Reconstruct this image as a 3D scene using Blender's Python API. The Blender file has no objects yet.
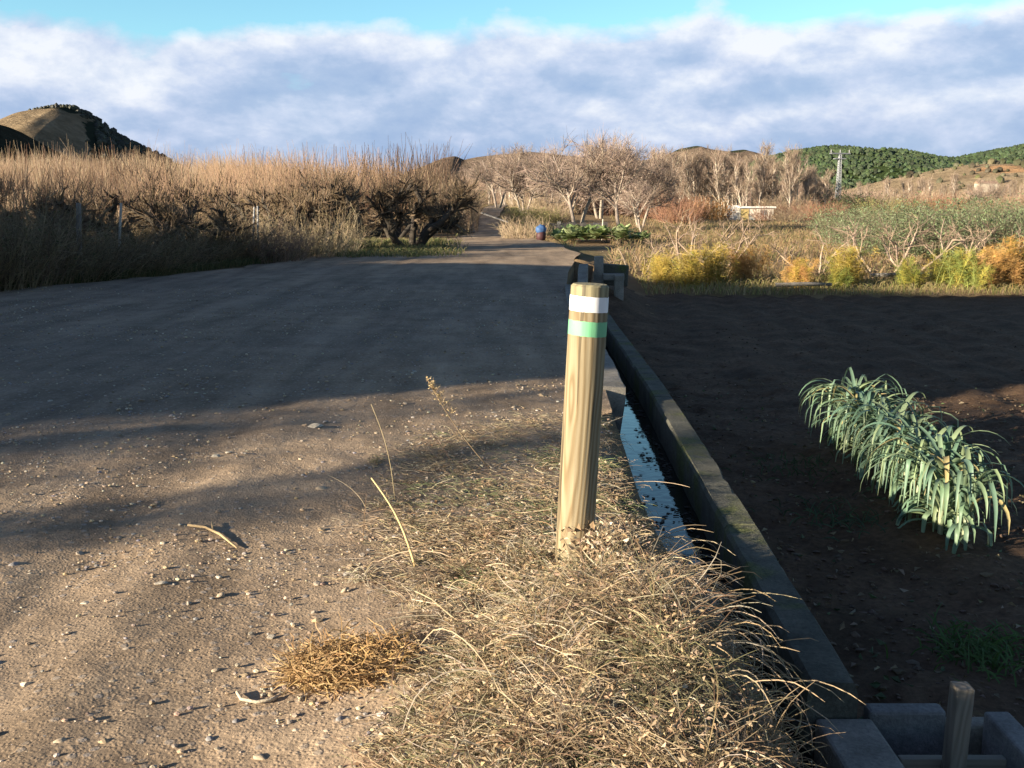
import bpy, bmesh, math, random
from mathutils import Vector, Matrix, noise
R = random.Random(7)
sc = bpy.context.scene
COL = sc.collection
rad = math.radians

# ---------------------------------------------------------------- camera, sky, sun, exposure
CAMZ = 1.45
PITCH = rad(10.02)
cam = bpy.data.objects.new('camera', bpy.data.cameras.new('camera'))
COL.objects.link(cam)
cam.data.sensor_width = 36; cam.data.lens = 36
cam.data.clip_start = 0.05; cam.data.clip_end = 20000
cam.location = (0, 0, CAMZ)
cam.rotation_euler = (rad(90) - PITCH, 0, 0)
sc.camera = cam

SUN_EL = 12.8
SUN_AZ = 242.0                       # clockwise from +Y
w = bpy.data.worlds.new('World'); sc.world = w; w.use_nodes = True
nt = w.node_tree; nt.nodes.clear()
def N(t, nt=None, **kw):
    n = (nt or globals()['nt']).nodes.new(t)
    for k, v in kw.items(): setattr(n, k, v)
    return n
def world_sky():
    L = nt.links.new
    out = N('ShaderNodeOutputWorld'); bg = N('ShaderNodeBackground'); bg.inputs[1].default_value = 0.06
    L(bg.outputs[0], out.inputs[0])
    sky = N('ShaderNodeTexSky', sky_type='NISHITA', sun_disc=False, sun_elevation=rad(SUN_EL), sun_rotation=rad(SUN_AZ))
    sky.air_density = 1.0; sky.dust_density = 0.3; sky.ozone_density = 3.0
    tc = N('ShaderNodeTexCoord')
    nrm = N('ShaderNodeVectorMath', operation='NORMALIZE'); L(tc.outputs['Generated'], nrm.inputs[0])
    sep = N('ShaderNodeSeparateXYZ'); L(nrm.outputs[0], sep.inputs[0])
    def mapv(sx, sy, sz, off=(0,0,0)):
        m = N('ShaderNodeMapping'); m.inputs['Scale'].default_value = (sx, sy, sz); m.inputs['Location'].default_value = off
        L(nrm.outputs[0], m.inputs['Vector']); return m.outputs[0]
    def nz(vec, scale, detail, rough=0.55, dist=0.0):
        n = N('ShaderNodeTexNoise'); n.inputs['Scale'].default_value = scale; n.inputs['Detail'].default_value = detail
        n.inputs['Roughness'].default_value = rough; n.inputs['Distortion'].default_value = dist
        L(vec, n.inputs['Vector']); return n.outputs['Fac']
    def M(op, a, b, clamp=False):
        n = N('ShaderNodeMath', operation=op, use_clamp=clamp)
        for i, v in enumerate((a, b)):
            if isinstance(v, (int, float)): n.inputs[i].default_value = v
            else: L(v, n.inputs[i])
        return n.outputs[0]
    def ramp(v, pts):
        r = N('ShaderNodeValToRGB'); cr = r.color_ramp
        while len(cr.elements) > 1: cr.elements.remove(cr.elements[-1])
        for i, (p, c) in enumerate(pts):
            e = cr.elements[0] if i == 0 else cr.elements.new(p)
            e.position = p; e.color = (*c, 1) if isinstance(c, tuple) else (c, c, c, 1)
        L(v, r.inputs[0]); return r.outputs[0]
    v1 = mapv(1, 1, 1.8, (0.35, 0.1, 0.0)); v2 = mapv(1, 1, 1.8, (0.35, 0.1, 0.036))
    n1 = nz(v1, 6.0, 10, 0.58, 0.1); n2 = nz(v2, 6.0, 10, 0.58, 0.1)
    big = nz(mapv(1, 1, 1.5, (0.2, 0, 0)), 3.0, 3)
    zb = ramp(sep.outputs['Z'], [(0.0, 0.95), (0.08, 0.86), (0.10, 0.80), (0.135, 0.74), (0.155, 0.56), (0.172, 0.37), (0.19, 0.38), (0.205, 0.43), (0.25, 0.34), (1.0, 0.25)])
    dens = M('ADD', M('ADD', M('SUBTRACT', n1, 0.5), zb), M('MULTIPLY', M('SUBTRACT', big, 0.5), 0.5))
    fac = ramp(dens, [(0.48, 0.0), (0.55, 0.45), (0.65, 0.95), (1.0, 1.0)])
    # light side of the clouds: density falling off upward
    lit = M('ADD', M('MULTIPLY', M('SUBTRACT', n1, n2), 2.8), 0.56)
    lit2 = M('ADD', lit, M('MULTIPLY', M('SUBTRACT', nz(mapv(1, 1, 3, (1.7, 0.3, 0)), 4.0, 6), 0.5), 1.6))
    lit3 = M('ADD', lit2, M('MULTIPLY', M('SUBTRACT', sep.outputs['Z'], 0.085), 4.2))
    ccol = ramp(lit3, [(0.0, (0.34, 0.47, 0.73)), (0.35, (0.44, 0.56, 0.79)), (0.62, (0.60, 0.69, 0.89)), (1.0, (0.92, 0.95, 1.02))])
    sc_ = N('ShaderNodeVectorMath', operation='SCALE'); L(ccol, sc_.inputs[0]); sc_.inputs['Scale'].default_value = 5.2
    tint = N('ShaderNodeMix', data_type='RGBA', blend_type='MULTIPLY'); tint.inputs[0].default_value = 1.0
    L(sky.outputs[0], tint.inputs[6]); L(ramp(sep.outputs['Z'], [(0.0, (1.22, 1.48, 1.36)), (0.22, (1.15, 1.40, 1.28)), (0.30, (0.98, 1.1, 1.08)), (0.5, (0.84, 0.71, 0.76))]), tint.inputs[7])
    mix = N('ShaderNodeMix', data_type='RGBA'); L(fac, mix.inputs[0]); L(tint.outputs[2], mix.inputs[6]); L(sc_.outputs[0], mix.inputs[7])
    L(mix.outputs[2], bg.inputs[0])
world_sky()

sd = bpy.data.lights.new('sun', 'SUN'); sd.energy = 5.0; sd.angle = rad(0.7); sd.color = (1.0, 0.86, 0.68)
sun = bpy.data.objects.new('sun', sd); COL.objects.link(sun)
se, sa = rad(SUN_EL), rad(SUN_AZ)
SUND = Vector((math.sin(sa) * math.cos(se), math.cos(sa) * math.cos(se), math.sin(se)))
sun.rotation_euler = (-SUND).to_track_quat('-Z', 'Y').to_euler()
sun.location = SUND * 60
sc.view_settings.view_transform = 'Standard'; sc.view_settings.look = 'None'
sc.view_settings.exposure = 1.68; sc.view_settings.gamma = 1.0
sc.view_settings.use_curve_mapping = False
sc.cycles.max_bounces = 6

# ---------------------------------------------------------------- helpers
def at(px, py, z=0.0):
    """the point at height z that the photograph shows at a pixel"""
    x = (px - 512) / 1024; y = -(py - 384) / 1024
    d = Vector((x, math.cos(PITCH) + y * math.sin(PITCH), -math.sin(PITCH) + y * math.cos(PITCH)))
    t = (z - CAMZ) / d.z
    return Vector((0, 0, CAMZ)) + d * t
def gx(px, d, z=0.0):
    return (px - 512) / 1024 * (d * math.cos(PITCH) + (CAMZ - z) * math.sin(PITCH))
def hz(py, d):
    """height seen at row py at ground distance d"""
    a = math.atan((384 - py) / 1024) - PITCH
    return CAMZ + d * math.tan(a)
def lerp(a, b, t): return a + (b - a) * t
def pw(pts, x):
    if x <= pts[0][0]: return pts[0][1]
    for (a, b), (c, d) in zip(pts, pts[1:]):
        if x <= c: return b + (d - b) * (x - a) / (c - a)
    return pts[-1][1]
def sm(t):
    t = max(0.0, min(1.0, t)); return t * t * (3 - 2 * t)
def nz3(x, y, z=0.0): return noise.noise(Vector((x, y, z)))
def fbm(x, y, z=0.0, o=4):
    s, a, f = 0.0, 1.0, 1.0
    for _ in range(o):
        s += a * noise.noise(Vector((x * f, y * f, z + 7.3 * f))); a *= 0.5; f *= 2.03
    return s

class MB:
    """collects verts, faces and a colour per vertex; builds ONE mesh object"""
    def __init__(self): self.v = []; self.f = []; self.c = []
    def add(self, vs, fs, col):
        o = len(self.v); self.v.extend(vs); self.f.extend([tuple(i + o for i in f) for f in fs])
        if isinstance(col, list): self.c.extend(col)
        else: self.c.extend([col] * len(vs))
    def tube(self, pts, rs, col, n=4, cap=True):
        o = len(self.v); k = len(pts)
        up = Vector((0.31, 0.17, 0.93)) if abs((pts[-1] - pts[0]).normalized().z) < 0.85 else Vector((0.9, 0.3, 0.1))
        for i, p in enumerate(pts):
            t = (pts[min(i + 1, k - 1)] - pts[max(i - 1, 0)])
            a = t.cross(up)
            if a.length < 1e-9: a = Vector((1, 0, 0))
            a.normalize(); b = a.cross(t).normalized()
            for j in range(n):
                th = 2 * math.pi * j / n
                self.v.append(p + (a * math.cos(th) + b * math.sin(th)) * rs[i]); self.c.append(col)
        for i in range(k - 1):
            for j in range(n):
                q = (j + 1) % n
                self.f.append((o + i * n + j, o + i * n + q, o + i * n + n + q, o + i * n + n + j))
        if cap and n > 2:
            self.f.append(tuple(o + j for j in reversed(range(n)))); self.f.append(tuple(o + (k - 1) * n + j for j in range(n)))
    def ribbon(self, pts, ws, col, side=None):
        o = len(self.v); k = len(pts)
        for i, p in enumerate(pts):
            t = pts[min(i + 1, k - 1)] - pts[max(i - 1, 0)]
            s = side if side is not None else t.cross(Vector((R.uniform(-.2, .2), -1, 0.35)))
            s = s.normalized() * ws[i] * 0.5
            self.v.append(p - s); self.v.append(p + s); self.c += [col, col]
        for i in range(k - 1): self.f.append((o + 2 * i, o + 2 * i + 1, o + 2 * i + 3, o + 2 * i + 2))
    def quad(self, c, a, b, col):
        self.add([c - a - b, c + a - b, c + a + b, c - a + b], [(0, 1, 2, 3)], col)
    def leaf(self, c, d, s, col):
        """folded leaf of two triangles pairs"""
        d = d.normalized(); a = d.cross(Vector((R.uniform(-1, 1), R.uniform(-1, 1), R.uniform(-1, 1)))).normalized()
        n = d.cross(a) * 0.25
        self.add([c, c + d * s * 0.5 + (a * 0.28 + n) * s, c + d * s, c + d * s * 0.5 - (a * 0.28 - n) * s], [(0, 1, 2), (0, 2, 3)], col)
    def box(self, lo, hi, col, rot=0.0, mat=None, taper=1.0):
        vs = []
        cx, cy = (lo[0] + hi[0]) / 2, (lo[1] + hi[1]) / 2
        for z in (lo[2], hi[2]):
            s = 1.0 if z == lo[2] else taper
            for x, y in ((lo[0], lo[1]), (hi[0], lo[1]), (hi[0], hi[1]), (lo[0], hi[1])):
                p = Vector((cx + (x - cx) * s, cy + (y - cy) * s, z))
                if mat: p = mat @ p
                vs.append(p)
        self.add(vs, [(3, 2, 1, 0), (4, 5, 6, 7), (0, 1, 5, 4), (1, 2, 6, 5), (2, 3, 7, 6), (3, 0, 4, 7)], col)
    def mesh(self, name, mat, smooth=False):
        me = bpy.data.meshes.new(name); me.from_pydata([tuple(v) for v in self.v], [], self.f)
        ca = me.color_attributes.new('Col', 'FLOAT_COLOR', 'POINT')
        flat = []
        for c in self.c: flat += [c[0], c[1], c[2], 1.0]
        ca.data.foreach_set('color', flat)
        me.materials.append(mat)
        if smooth: me.polygons.foreach_set('use_smooth', [True] * len(me.polygons))
        me.update(); return me
    def build(self, name, mat, parent=None, smooth=False, bevel=0.0):
        o = bpy.data.objects.new(name, self.mesh(name, mat, smooth)); COL.objects.link(o)
        if parent: o.parent = parent
        if bevel:
            m = o.modifiers.new('bevel', 'BEVEL'); m.width = bevel; m.segments = 2; m.limit_method = 'ANGLE'
        return o

def tag(o, label=None, cat=None, group=None, kind=None):
    if label: o['label'] = label
    if cat: o['category'] = cat
    if group: o['group'] = group
    if kind: o['kind'] = kind
    return o
def empty(name, loc=(0, 0, 0), rz=0, label=None, cat=None, group=None):
    o = bpy.data.objects.new(name, None); COL.objects.link(o); o.empty_display_size = 0.1
    o.location = loc; o.rotation_euler = (0, 0, rz); return tag(o, label, cat, group)
def copy_tree(o, parent=None):
    c = o.copy(); COL.objects.link(c)
    if parent: c.parent = parent
    for ch in list(o.children): copy_tree(ch, c)
    return c
def place(o, loc, rz=0, s=1.0, label=None, cat=None, group=None):
    o.location = loc; o.rotation_euler = (0, 0, rz); o.scale = (s, s, s) if not isinstance(s, tuple) else s
    return tag(o, label, cat, group)
def jit(c, a=0.15):
    k = 1 + R.uniform(-a, a)
    return (c[0] * k, c[1] * k * (1 + R.uniform(-a, a) * 0.25), c[2] * k * (1 + R.uniform(-a, a) * 0.4))

# ---------------------------------------------------------------- materials
def new_mat(name):
    m = bpy.data.materials.new(name); m.use_nodes = True
    t = m.node_tree; p = t.nodes['Principled BSDF']; return m, t, p
def tnoise(t, scale, detail=5, rough=0.55, vec=None, sc3=None, coord='Object'):
    n = t.nodes.new('ShaderNodeTexNoise'); n.inputs['Scale'].default_value = scale; n.inputs['Detail'].default_value = detail; n.inputs['Roughness'].default_value = rough
    if vec is None:
        if coord == 'World': c = t.nodes.new('ShaderNodeNewGeometry').outputs['Position']
        else: c = t.nodes.new('ShaderNodeTexCoord').outputs[coord]
        if sc3:
            mp = t.nodes.new('ShaderNodeMapping'); mp.inputs['Scale'].default_value = sc3; t.links.new(c, mp.inputs['Vector']); c = mp.outputs[0]
        vec = c
    t.links.new(vec, n.inputs['Vector']); return n.outputs['Fac']
def tramp(t, v, pts, interp='LINEAR'):
    r = t.nodes.new('ShaderNodeValToRGB'); cr = r.color_ramp; cr.interpolation = interp
    while len(cr.elements) > 1: cr.elements.remove(cr.elements[-1])
    for i, (p, c) in enumerate(pts):
        e = cr.elements[0] if i == 0 else cr.elements.new(p)
        e.position = p; e.color = (*c, 1) if isinstance(c, tuple) else (c, c, c, 1)
    t.links.new(v, r.inputs[0]); return r.outputs[0]
def tmix(t, f, a, b, mode='MIX'):
    n = t.nodes.new('ShaderNodeMix'); n.data_type = 'RGBA'; n.blend_type = mode
    for i, v in ((0, f), (6, a), (7, b)):
        if isinstance(v, (int, float)): n.inputs[i].default_value = v
        elif isinstance(v, tuple): n.inputs[i].default_value = (*v, 1)
        else: t.links.new(v, n.inputs[i])
    return n.outputs[2]
def tmath(t, op, a, b, clamp=False):
    n = t.nodes.new('ShaderNodeMath'); n.operation = op; n.use_clamp = clamp
    for i, v in enumerate((a, b)):
        if isinstance(v, (int, float)): n.inputs[i].default_value = v
        else: t.links.new(v, n.inputs[i])
    return n.outputs[0]
def tbump(t, p, h, strength=0.5, dist=0.02):
    b = t.nodes.new('ShaderNodeBump'); b.inputs['Strength'].default_value = strength; b.inputs['Distance'].default_value = dist
    t.links.new(h, b.inputs['Height']); t.links.new(b.outputs[0], p.inputs['Normal'])
def attr_mat(name, rough=0.8, var=0.25, scale=8.0, bump=0.0, spec=0.3, transl=0.0, tint=(1, 1, 1), bscale=None):
    m, t, p = new_mat(name)
    a = t.nodes.new('ShaderNodeVertexColor'); a.layer_name = 'Col'
    n = tnoise(t, scale, 4)
    f = tramp(t, n, [(0.25, 1 - var), (0.75, 1 + var)])
    c = tmix(t, 1.0, a.outputs[0], f, 'MULTIPLY')
    t.links.new(c, p.inputs['Base Color']); p.inputs['Roughness'].default_value = rough; p.inputs['Specular IOR Level'].default_value = spec
    if bump: tbump(t, p, tnoise(t, bscale or scale * 4, 5), bump, 0.02)
    if transl:
        tr = t.nodes.new('ShaderNodeBsdfTranslucent'); t.links.new(c, tr.inputs[0])
        mx = t.nodes.new('ShaderNodeMixShader'); mx.inputs[0].default_value = transl
        o = t.nodes['Material Output']; t.links.new(p.outputs[0], mx.inputs[1]); t.links.new(tr.outputs[0], mx.inputs[2]); t.links.new(mx.outputs[0], o.inputs[0])
    return m
M_bark = attr_mat('bark', 0.9, 0.35, 6, 0.6)
M_twig = attr_mat('twigs', 0.85, 0.2, 4)
M_leaf = attr_mat('leaves', 0.6, 0.2, 6, 0, 0.3, 0.25)
M_straw = attr_mat('straw', 0.7, 0.2, 10, 0, 0.3, 0.15)
M_leek = attr_mat('leek_leaf', 0.5, 0.15, 9, 0, 0.4, 0.18)
M_stone = attr_mat('pebble_stone', 0.8, 0.25, 30, 0.3, 0.3)
M_paint = attr_mat('plain_paint', 0.6, 0.12, 6, 0.1)
M_metal = attr_mat('galvanised_steel', 0.45, 0.1, 3, 0, 0.5)

def mat_road():
    m, t, p = new_mat('gravel_road')
    P = 'World'
    big = tnoise(t, 0.35, 4, 0.6, coord=P); mid = tnoise(t, 2.2, 6, 0.65, coord=P); fine = tnoise(t, 38, 6, 0.7, coord=P)
    base = tramp(t, mid, [(0.28, (0.235, 0.17, 0.108)), (0.5, (0.335, 0.245, 0.158)), (0.72, (0.41, 0.308, 0.202))])
    base = tmix(t, tramp(t, big, [(0.40, 0.0), (0.62, 0.6)]), base, (0.22, 0.17, 0.12))
    # cast shade painted into the colour: darker grey where shadow crosses the road
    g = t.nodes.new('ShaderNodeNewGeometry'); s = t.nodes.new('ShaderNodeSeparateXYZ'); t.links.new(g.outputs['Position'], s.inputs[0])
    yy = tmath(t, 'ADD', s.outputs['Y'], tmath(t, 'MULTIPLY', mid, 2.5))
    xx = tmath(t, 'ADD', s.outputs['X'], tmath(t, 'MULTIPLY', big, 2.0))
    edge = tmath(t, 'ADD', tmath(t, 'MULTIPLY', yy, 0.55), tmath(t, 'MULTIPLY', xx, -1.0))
    road_shade = tramp(t, tmath(t, 'MULTIPLY', edge, 0.1), [(0.42, 0.0), (0.72, 1.0)])
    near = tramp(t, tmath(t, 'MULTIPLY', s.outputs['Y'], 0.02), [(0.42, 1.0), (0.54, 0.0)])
    base = tmix(t, tmath(t, 'MULTIPLY', tmath(t, 'MULTIPLY', road_shade, near), 0.4), base, tramp(t, mid, [(0.3, (0.12, 0.10, 0.082)), (0.7, (0.20, 0.17, 0.14))]))
    streak = tnoise(t, 1.3, 5, 0.6, sc3=(1.6, 0.22, 1), coord=P)
    base = tmix(t, 1.0, base, tramp(t, streak, [(0.3, 0.62), (0.7, 1.32)]), 'MULTIPLY')
    base = tmix(t, 1.0, base, tramp(t, fine, [(0.25, 0.62), (0.5, 1.0), (0.75, 1.28)]), 'MULTIPLY')
    vo = t.nodes.new('ShaderNodeTexVoronoi'); vo.inputs['Scale'].default_value = 26; t.links.new(g.outputs['Position'], vo.inputs['Vector'])
    peb = tramp(t, vo.outputs['Distance'], [(0.0, 1.0), (0.33, 0.55), (0.42, 0.0)])
    sel = tramp(t, vo.outputs['Color'], [(0.58, 0.0), (0.66, 1.0)])
    pf = tmath(t, 'MULTIPLY', tramp(t, vo.outputs['Distance'], [(0.28, 1.0), (0.36, 0.0)]), sel)
    vo2 = t.nodes.new('ShaderNodeTexVoronoi'); vo2.inputs['Scale'].default_value = 70; t.links.new(g.outputs['Position'], vo2.inputs['Vector'])
    base = tmix(t, tmath(t, 'MULTIPLY', pf, 0.6), base, tramp(t, vo.outputs['Color'], [(0.5, (0.24, 0.19, 0.14)), (0.75, (0.36, 0.31, 0.25)), (1.0, (0.26, 0.25, 0.25))]))
    t.links.new(base, p.inputs['Base Color']); p.inputs['Roughness'].default_value = 0.95; p.inputs['Specular IOR Level'].default_value = 0.15
    h = tmath(t, 'ADD', tmath(t, 'MULTIPLY', fine, 0.9), tmath(t, 'MULTIPLY', tmath(t, 'MULTIPLY', peb, sel), 0.5))
    h = tmath(t, 'ADD', h, tmath(t, 'MULTIPLY', tramp(t, vo2.outputs['Distance'], [(0.0, 1.0), (0.5, 0.0)]), 0.35))
    tbump(t, p, h, 0.55, 0.012)
    return m
def mat_field():
    m, t, p = new_mat('tilled_soil'); P = 'World'
    mid = tnoise(t, 1.6, 6, 0.65, coord=P); fine = tnoise(t, 22, 7, 0.7, coord=P)
    base = tramp(t, mid, [(0.3, (0.058, 0.037, 0.023)), (0.55, (0.108, 0.069, 0.042)), (0.75, (0.16, 0.104, 0.064))])
    base = tmix(t, 1.0, base, tramp(t, fine, [(0.3, 0.6), (0.7, 1.35)]), 'MULTIPLY')
    t.links.new(base, p.inputs['Base Color']); p.inputs['Roughness'].default_value = 0.95; p.inputs['Specular IOR Level'].default_value = 0.1
    tbump(t, p, fine, 0.7, 0.03); return m
def mat_ground():
    m, t, p = new_mat('dry_meadow_ground'); P = 'World'
    a = tnoise(t, 0.09, 6, 0.6, sc3=(1, 0.5, 1), coord=P); b = tnoise(t, 1.4, 6, 0.7, coord=P); c = tnoise(t, 0.03, 5, 0.6, coord=P)
    base = tramp(t, b, [(0.3, (0.15, 0.105, 0.058)), (0.5, (0.25, 0.175, 0.098)), (0.75, (0.33, 0.24, 0.14))])
    base = tmix(t, tramp(t, a, [(0.48, 0.0), (0.62, 0.75)]), base, tramp(t, b, [(0.3, (0.045, 0.065, 0.022)), (0.7, (0.11, 0.125, 0.05))]))
    base = tmix(t, tramp(t, c, [(0.5, 0.0), (0.6, 0.8)]), base, (0.20, 0.12, 0.07))
    t.links.new(base, p.inputs['Base Color']); p.inputs['Roughness'].default_value = 1.0; p.inputs['Specular IOR Level'].default_value = 0.05
    tbump(t, p, tnoise(t, 9, 6, 0.7, coord=P), 0.9, 0.08); return m
def mat_concrete(name, moss=0.5, lo=(0.055, 0.055, 0.043), hi=(0.135, 0.13, 0.10)):
    m, t, p = new_mat(name); P = 'World'
    b = tnoise(t, 5, 7, 0.65, coord=P); f = tnoise(t, 60, 5, 0.7, coord=P); g = tnoise(t, 2.4, 5, 0.6, coord=P)
    base = tramp(t, b, [(0.3, lo), (0.7, hi)])
    base = tmix(t, tmath(t, 'MULTIPLY', tramp(t, g, [(0.5, 0.0), (0.62, 1.0)]), moss), base, tramp(t, f, [(0.3, (0.045, 0.055, 0.012)), (0.7, (0.13, 0.15, 0.03))]))
    base = tmix(t, 1.0, base, tramp(t, f, [(0.3, 0.7), (0.7, 1.2)]), 'MULTIPLY')
    t.links.new(base, p.inputs['Base Color']); p.inputs['Roughness'].default_value = 0.92; p.inputs['Specular IOR Level'].default_value = 0.2
    tbump(t, p, tmath(t, 'ADD', b, tmath(t, 'MULTIPLY', f, 0.5)), 0.7, 0.02); return m
def mat_wood(name, cols, scale=1.0, axis='Z', grey=0.0, knot=True):
    m, t, p = new_mat(name)
    tc = t.nodes.new('ShaderNodeTexCoord').outputs['Object']
    k = {'Z': (1, 1, 0.16), 'X': (0.16, 1, 1), 'Y': (1, 0.16, 1)}[axis]
    mp = t.nodes.new('ShaderNodeMapping'); mp.inputs['Scale'].default_value = k; t.links.new(tc, mp.inputs['Vector'])
    if axis == 'Z': mp.inputs['Rotation'].default_value = (0.42, -0.2, 0)
    d = tnoise(t, 6 * scale, 3, 0.5, vec=mp.outputs[0])
    vm = t.nodes.new('ShaderNodeVectorMath'); vm.operation = 'ADD'; t.links.new(mp.outputs[0], vm.inputs[0])
    cx = t.nodes.new('ShaderNodeCombineXYZ'); t.links.new(tmath(t, 'MULTIPLY', d, 0.10), cx.inputs[0]); t.links.new(tmath(t, 'MULTIPLY', d, 0.07), cx.inputs[1]); t.links.new(cx.outputs[0], vm.inputs[1])
    wv = t.nodes.new('ShaderNodeTexWave'); wv.wave_type = 'RINGS'; wv.rings_direction = axis; wv.inputs['Scale'].default_value = 16 * scale; wv.inputs['Distortion'].default_value = 1.8; wv.inputs['Detail'].default_value = 3; wv.inputs['Detail Scale'].default_value = 1.5
    mo = t.nodes.new('ShaderNodeVectorMath'); mo.operation = 'ADD'; mo.inputs[1].default_value = (0.035, 0.05, 0.0); t.links.new(vm.outputs[0], mo.inputs[0]); t.links.new(mo.outputs[0], wv.inputs['Vector'])
    base = tramp(t, wv.outputs['Fac'], [(0.0, cols[0]), (0.55, cols[1]), (1.0, cols[2])])
    fib = tnoise(t, 60 * scale, 4, 0.6, sc3=tuple(1.0 if v == 1 else 0.02 for v in k))
    base = tmix(t, 1.0, base, tramp(t, fib, [(0.3, 0.78), (0.7, 1.15)]), 'MULTIPLY')
    crk = tnoise(t, 34 * scale, 2, 0.4, sc3=tuple(1.0 if v == 1 else 0.035 for v in k)); base = tmix(t, tramp(t, crk, [(0.655, 0.0), (0.675, 0.75)]), base, (0.05, 0.036, 0.022))
    big = tnoise(t, 4, 4, 0.6)
    base = tmix(t, tramp(t, big, [(0.45, 0.0), (0.7, 0.35)]), base, (0.20, 0.17, 0.10))
    if grey: base = tmix(t, grey, base, (0.17, 0.155, 0.125))
    t.links.new(base, p.inputs['Base Color']); p.inputs['Roughness'].default_value = 0.78; p.inputs['Specular IOR Level'].default_value = 0.2
    tbump(t, p, tmath(t, 'ADD', fib, tmath(t, 'MULTIPLY', wv.outputs['Fac'], 0.4)), 0.35, 0.004); return m
def mat_paintwood(name, col):
    m, t, p = new_mat(name)
    fib = tnoise(t, 70, 4, 0.6, sc3=(1, 1, 0.03)); b = tnoise(t, 14, 4, 0.6, sc3=(1, 1, 0.4))
    base = tmix(t, tramp(t, fib, [(0.60, 0.0), (0.72, 0.55)]), col, tuple(c * 0.6 for c in col))
    base = tmix(t, 1.0, base, tramp(t, b, [(0.3, 0.85), (0.7, 1.08)]), 'MULTIPLY')
    t.links.new(base, p.inputs['Base Color']); p.inputs['Roughness'].default_value = 0.65
    tbump(t, p, fib, 0.25, 0.003); return m
def mat_water():
    m, t, p = new_mat('still_dark_water')
    p.inputs['Base Color'].default_value = (0.012, 0.012, 0.010, 1); p.inputs['Roughness'].default_value = 0.03; p.inputs['IOR'].default_value = 1.33
    p.inputs['Specular IOR Level'].default_value = 0.5
    tbump(t, p, tnoise(t, 9, 3, 0.5, coord='World'), 0.10, 0.02); return m
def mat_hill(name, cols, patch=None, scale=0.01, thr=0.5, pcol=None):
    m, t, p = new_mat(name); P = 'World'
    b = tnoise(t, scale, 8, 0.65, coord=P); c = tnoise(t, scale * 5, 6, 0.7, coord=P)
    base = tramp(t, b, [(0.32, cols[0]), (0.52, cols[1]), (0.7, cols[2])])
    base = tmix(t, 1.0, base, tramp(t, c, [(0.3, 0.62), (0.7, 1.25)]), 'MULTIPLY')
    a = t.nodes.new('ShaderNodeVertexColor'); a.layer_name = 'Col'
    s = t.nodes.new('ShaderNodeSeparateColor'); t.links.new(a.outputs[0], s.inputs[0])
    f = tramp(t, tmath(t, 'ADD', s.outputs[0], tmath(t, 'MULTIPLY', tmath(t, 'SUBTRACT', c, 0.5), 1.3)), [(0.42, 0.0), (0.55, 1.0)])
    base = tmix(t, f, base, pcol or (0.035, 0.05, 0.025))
    t.links.new(base, p.inputs['Base Color']); p.inputs['Roughness'].default_value = 1.0; p.inputs['Specular IOR Level'].default_value = 0.0
    tbump(t, p, tnoise(t, scale * 3.5, 9, 0.72, coord=P), 0.9, 0.22 / scale)
    return m

# ---------------------------------------------------------------- terrain
XIN = [(-3, 0.63), (2, 0.925), (3.18, 0.985), (4.54, 1.035), (6.24, 1.10), (8.9, 1.175), (13, 1.215), (15, 1.25), (18, 1.37), (22, 1.62), (26, 2.0)]
def xin(y): return pw(XIN, y)                      # inner edge of the canal's right wall
def cw(y): return pw([(0, 0.25), (2.6, 0.25), (3.4, 0.31), (4.3, 0.38), (5.0, 0.41), (6.9, 0.41), (7.6, 0.41), (30, 0.42)], y)   # canal width
CAN0, CAN1 = 2.84, 26.0
FIELD = -0.60
def base_h(x, y):
    """left side of the canal"""
    z = 0.03 * fbm(x * 0.25, y * 0.25, 3.0, 2) * sm((y - 1) / 4)
    z += 0.012 * nz3(x * 1.3, y * 1.3, 1.0)
    # weedy mound the post stands in
    dx = (x - 0.36) / (0.58 if x < 0.36 else 0.42); dy = (y - 2.65) / (0.95 if y > 2.65 else 1.3)
    z += 0.21 * math.exp(-(dx * dx + dy * dy))
    wy = 0.25 * math.sin(y * .33)
    for rx in (-1.35, -2.9, -4.6, -6.1):
        z -= 0.018 * math.exp(-((x + .05 * y - rx + wy) / .22) ** 2) * (1 + .6 * nz3(x * 2, y * .7)) - 0.008 * math.exp(-((x + .05 * y - rx + wy - .38) / .13) ** 2)
    return z
def far_h(x, y):
    """broad rise of the valley far away"""
    d = math.hypot(x, y)
    up = 1.12 * sm((d - 56) / 50) * sm((16 - x) / 11) * (1 - sm((d - 130) / 60) * .0) if d < 400 else 0
    return up + pw([(0, 0), (60, 0), (150, 0.1), (400, 1.0), (5000, 3)], d) if d < 5000 else 3
def field_h(x, y):
    k = sm((y - 20) / 14)
    z = lerp(FIELD, -0.15, k)
    k2 = sm((y - 15.5) / 4) * sm(1 - (x - xin(min(y, 26)) - 0.2) / 1.2)
    return lerp(z, -0.12, k2) if y < 40 else z
def road_left(y): return pw([(-5, -14), (8, -11.0), (17, -8.6), (24, -6.3), (31, -5.4), (36, -3.9), (44, -2.6), (50, -1.9), (60, -2.45), (75, -2.9), (95, -2.5), (110, -2.2), (160, -2.2)], y)
def road_right(y):
    if y <= 26: return xin(y) - cw(y) 
    return pw([(26, 1.5), (30, 1.9), (36, 1.9), (42, 0.9), (50, 0.35), (60, -0.45), (75, -1.1), (95, -0.75), (110, -0.6), (160, -0.6)], y)

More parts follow.
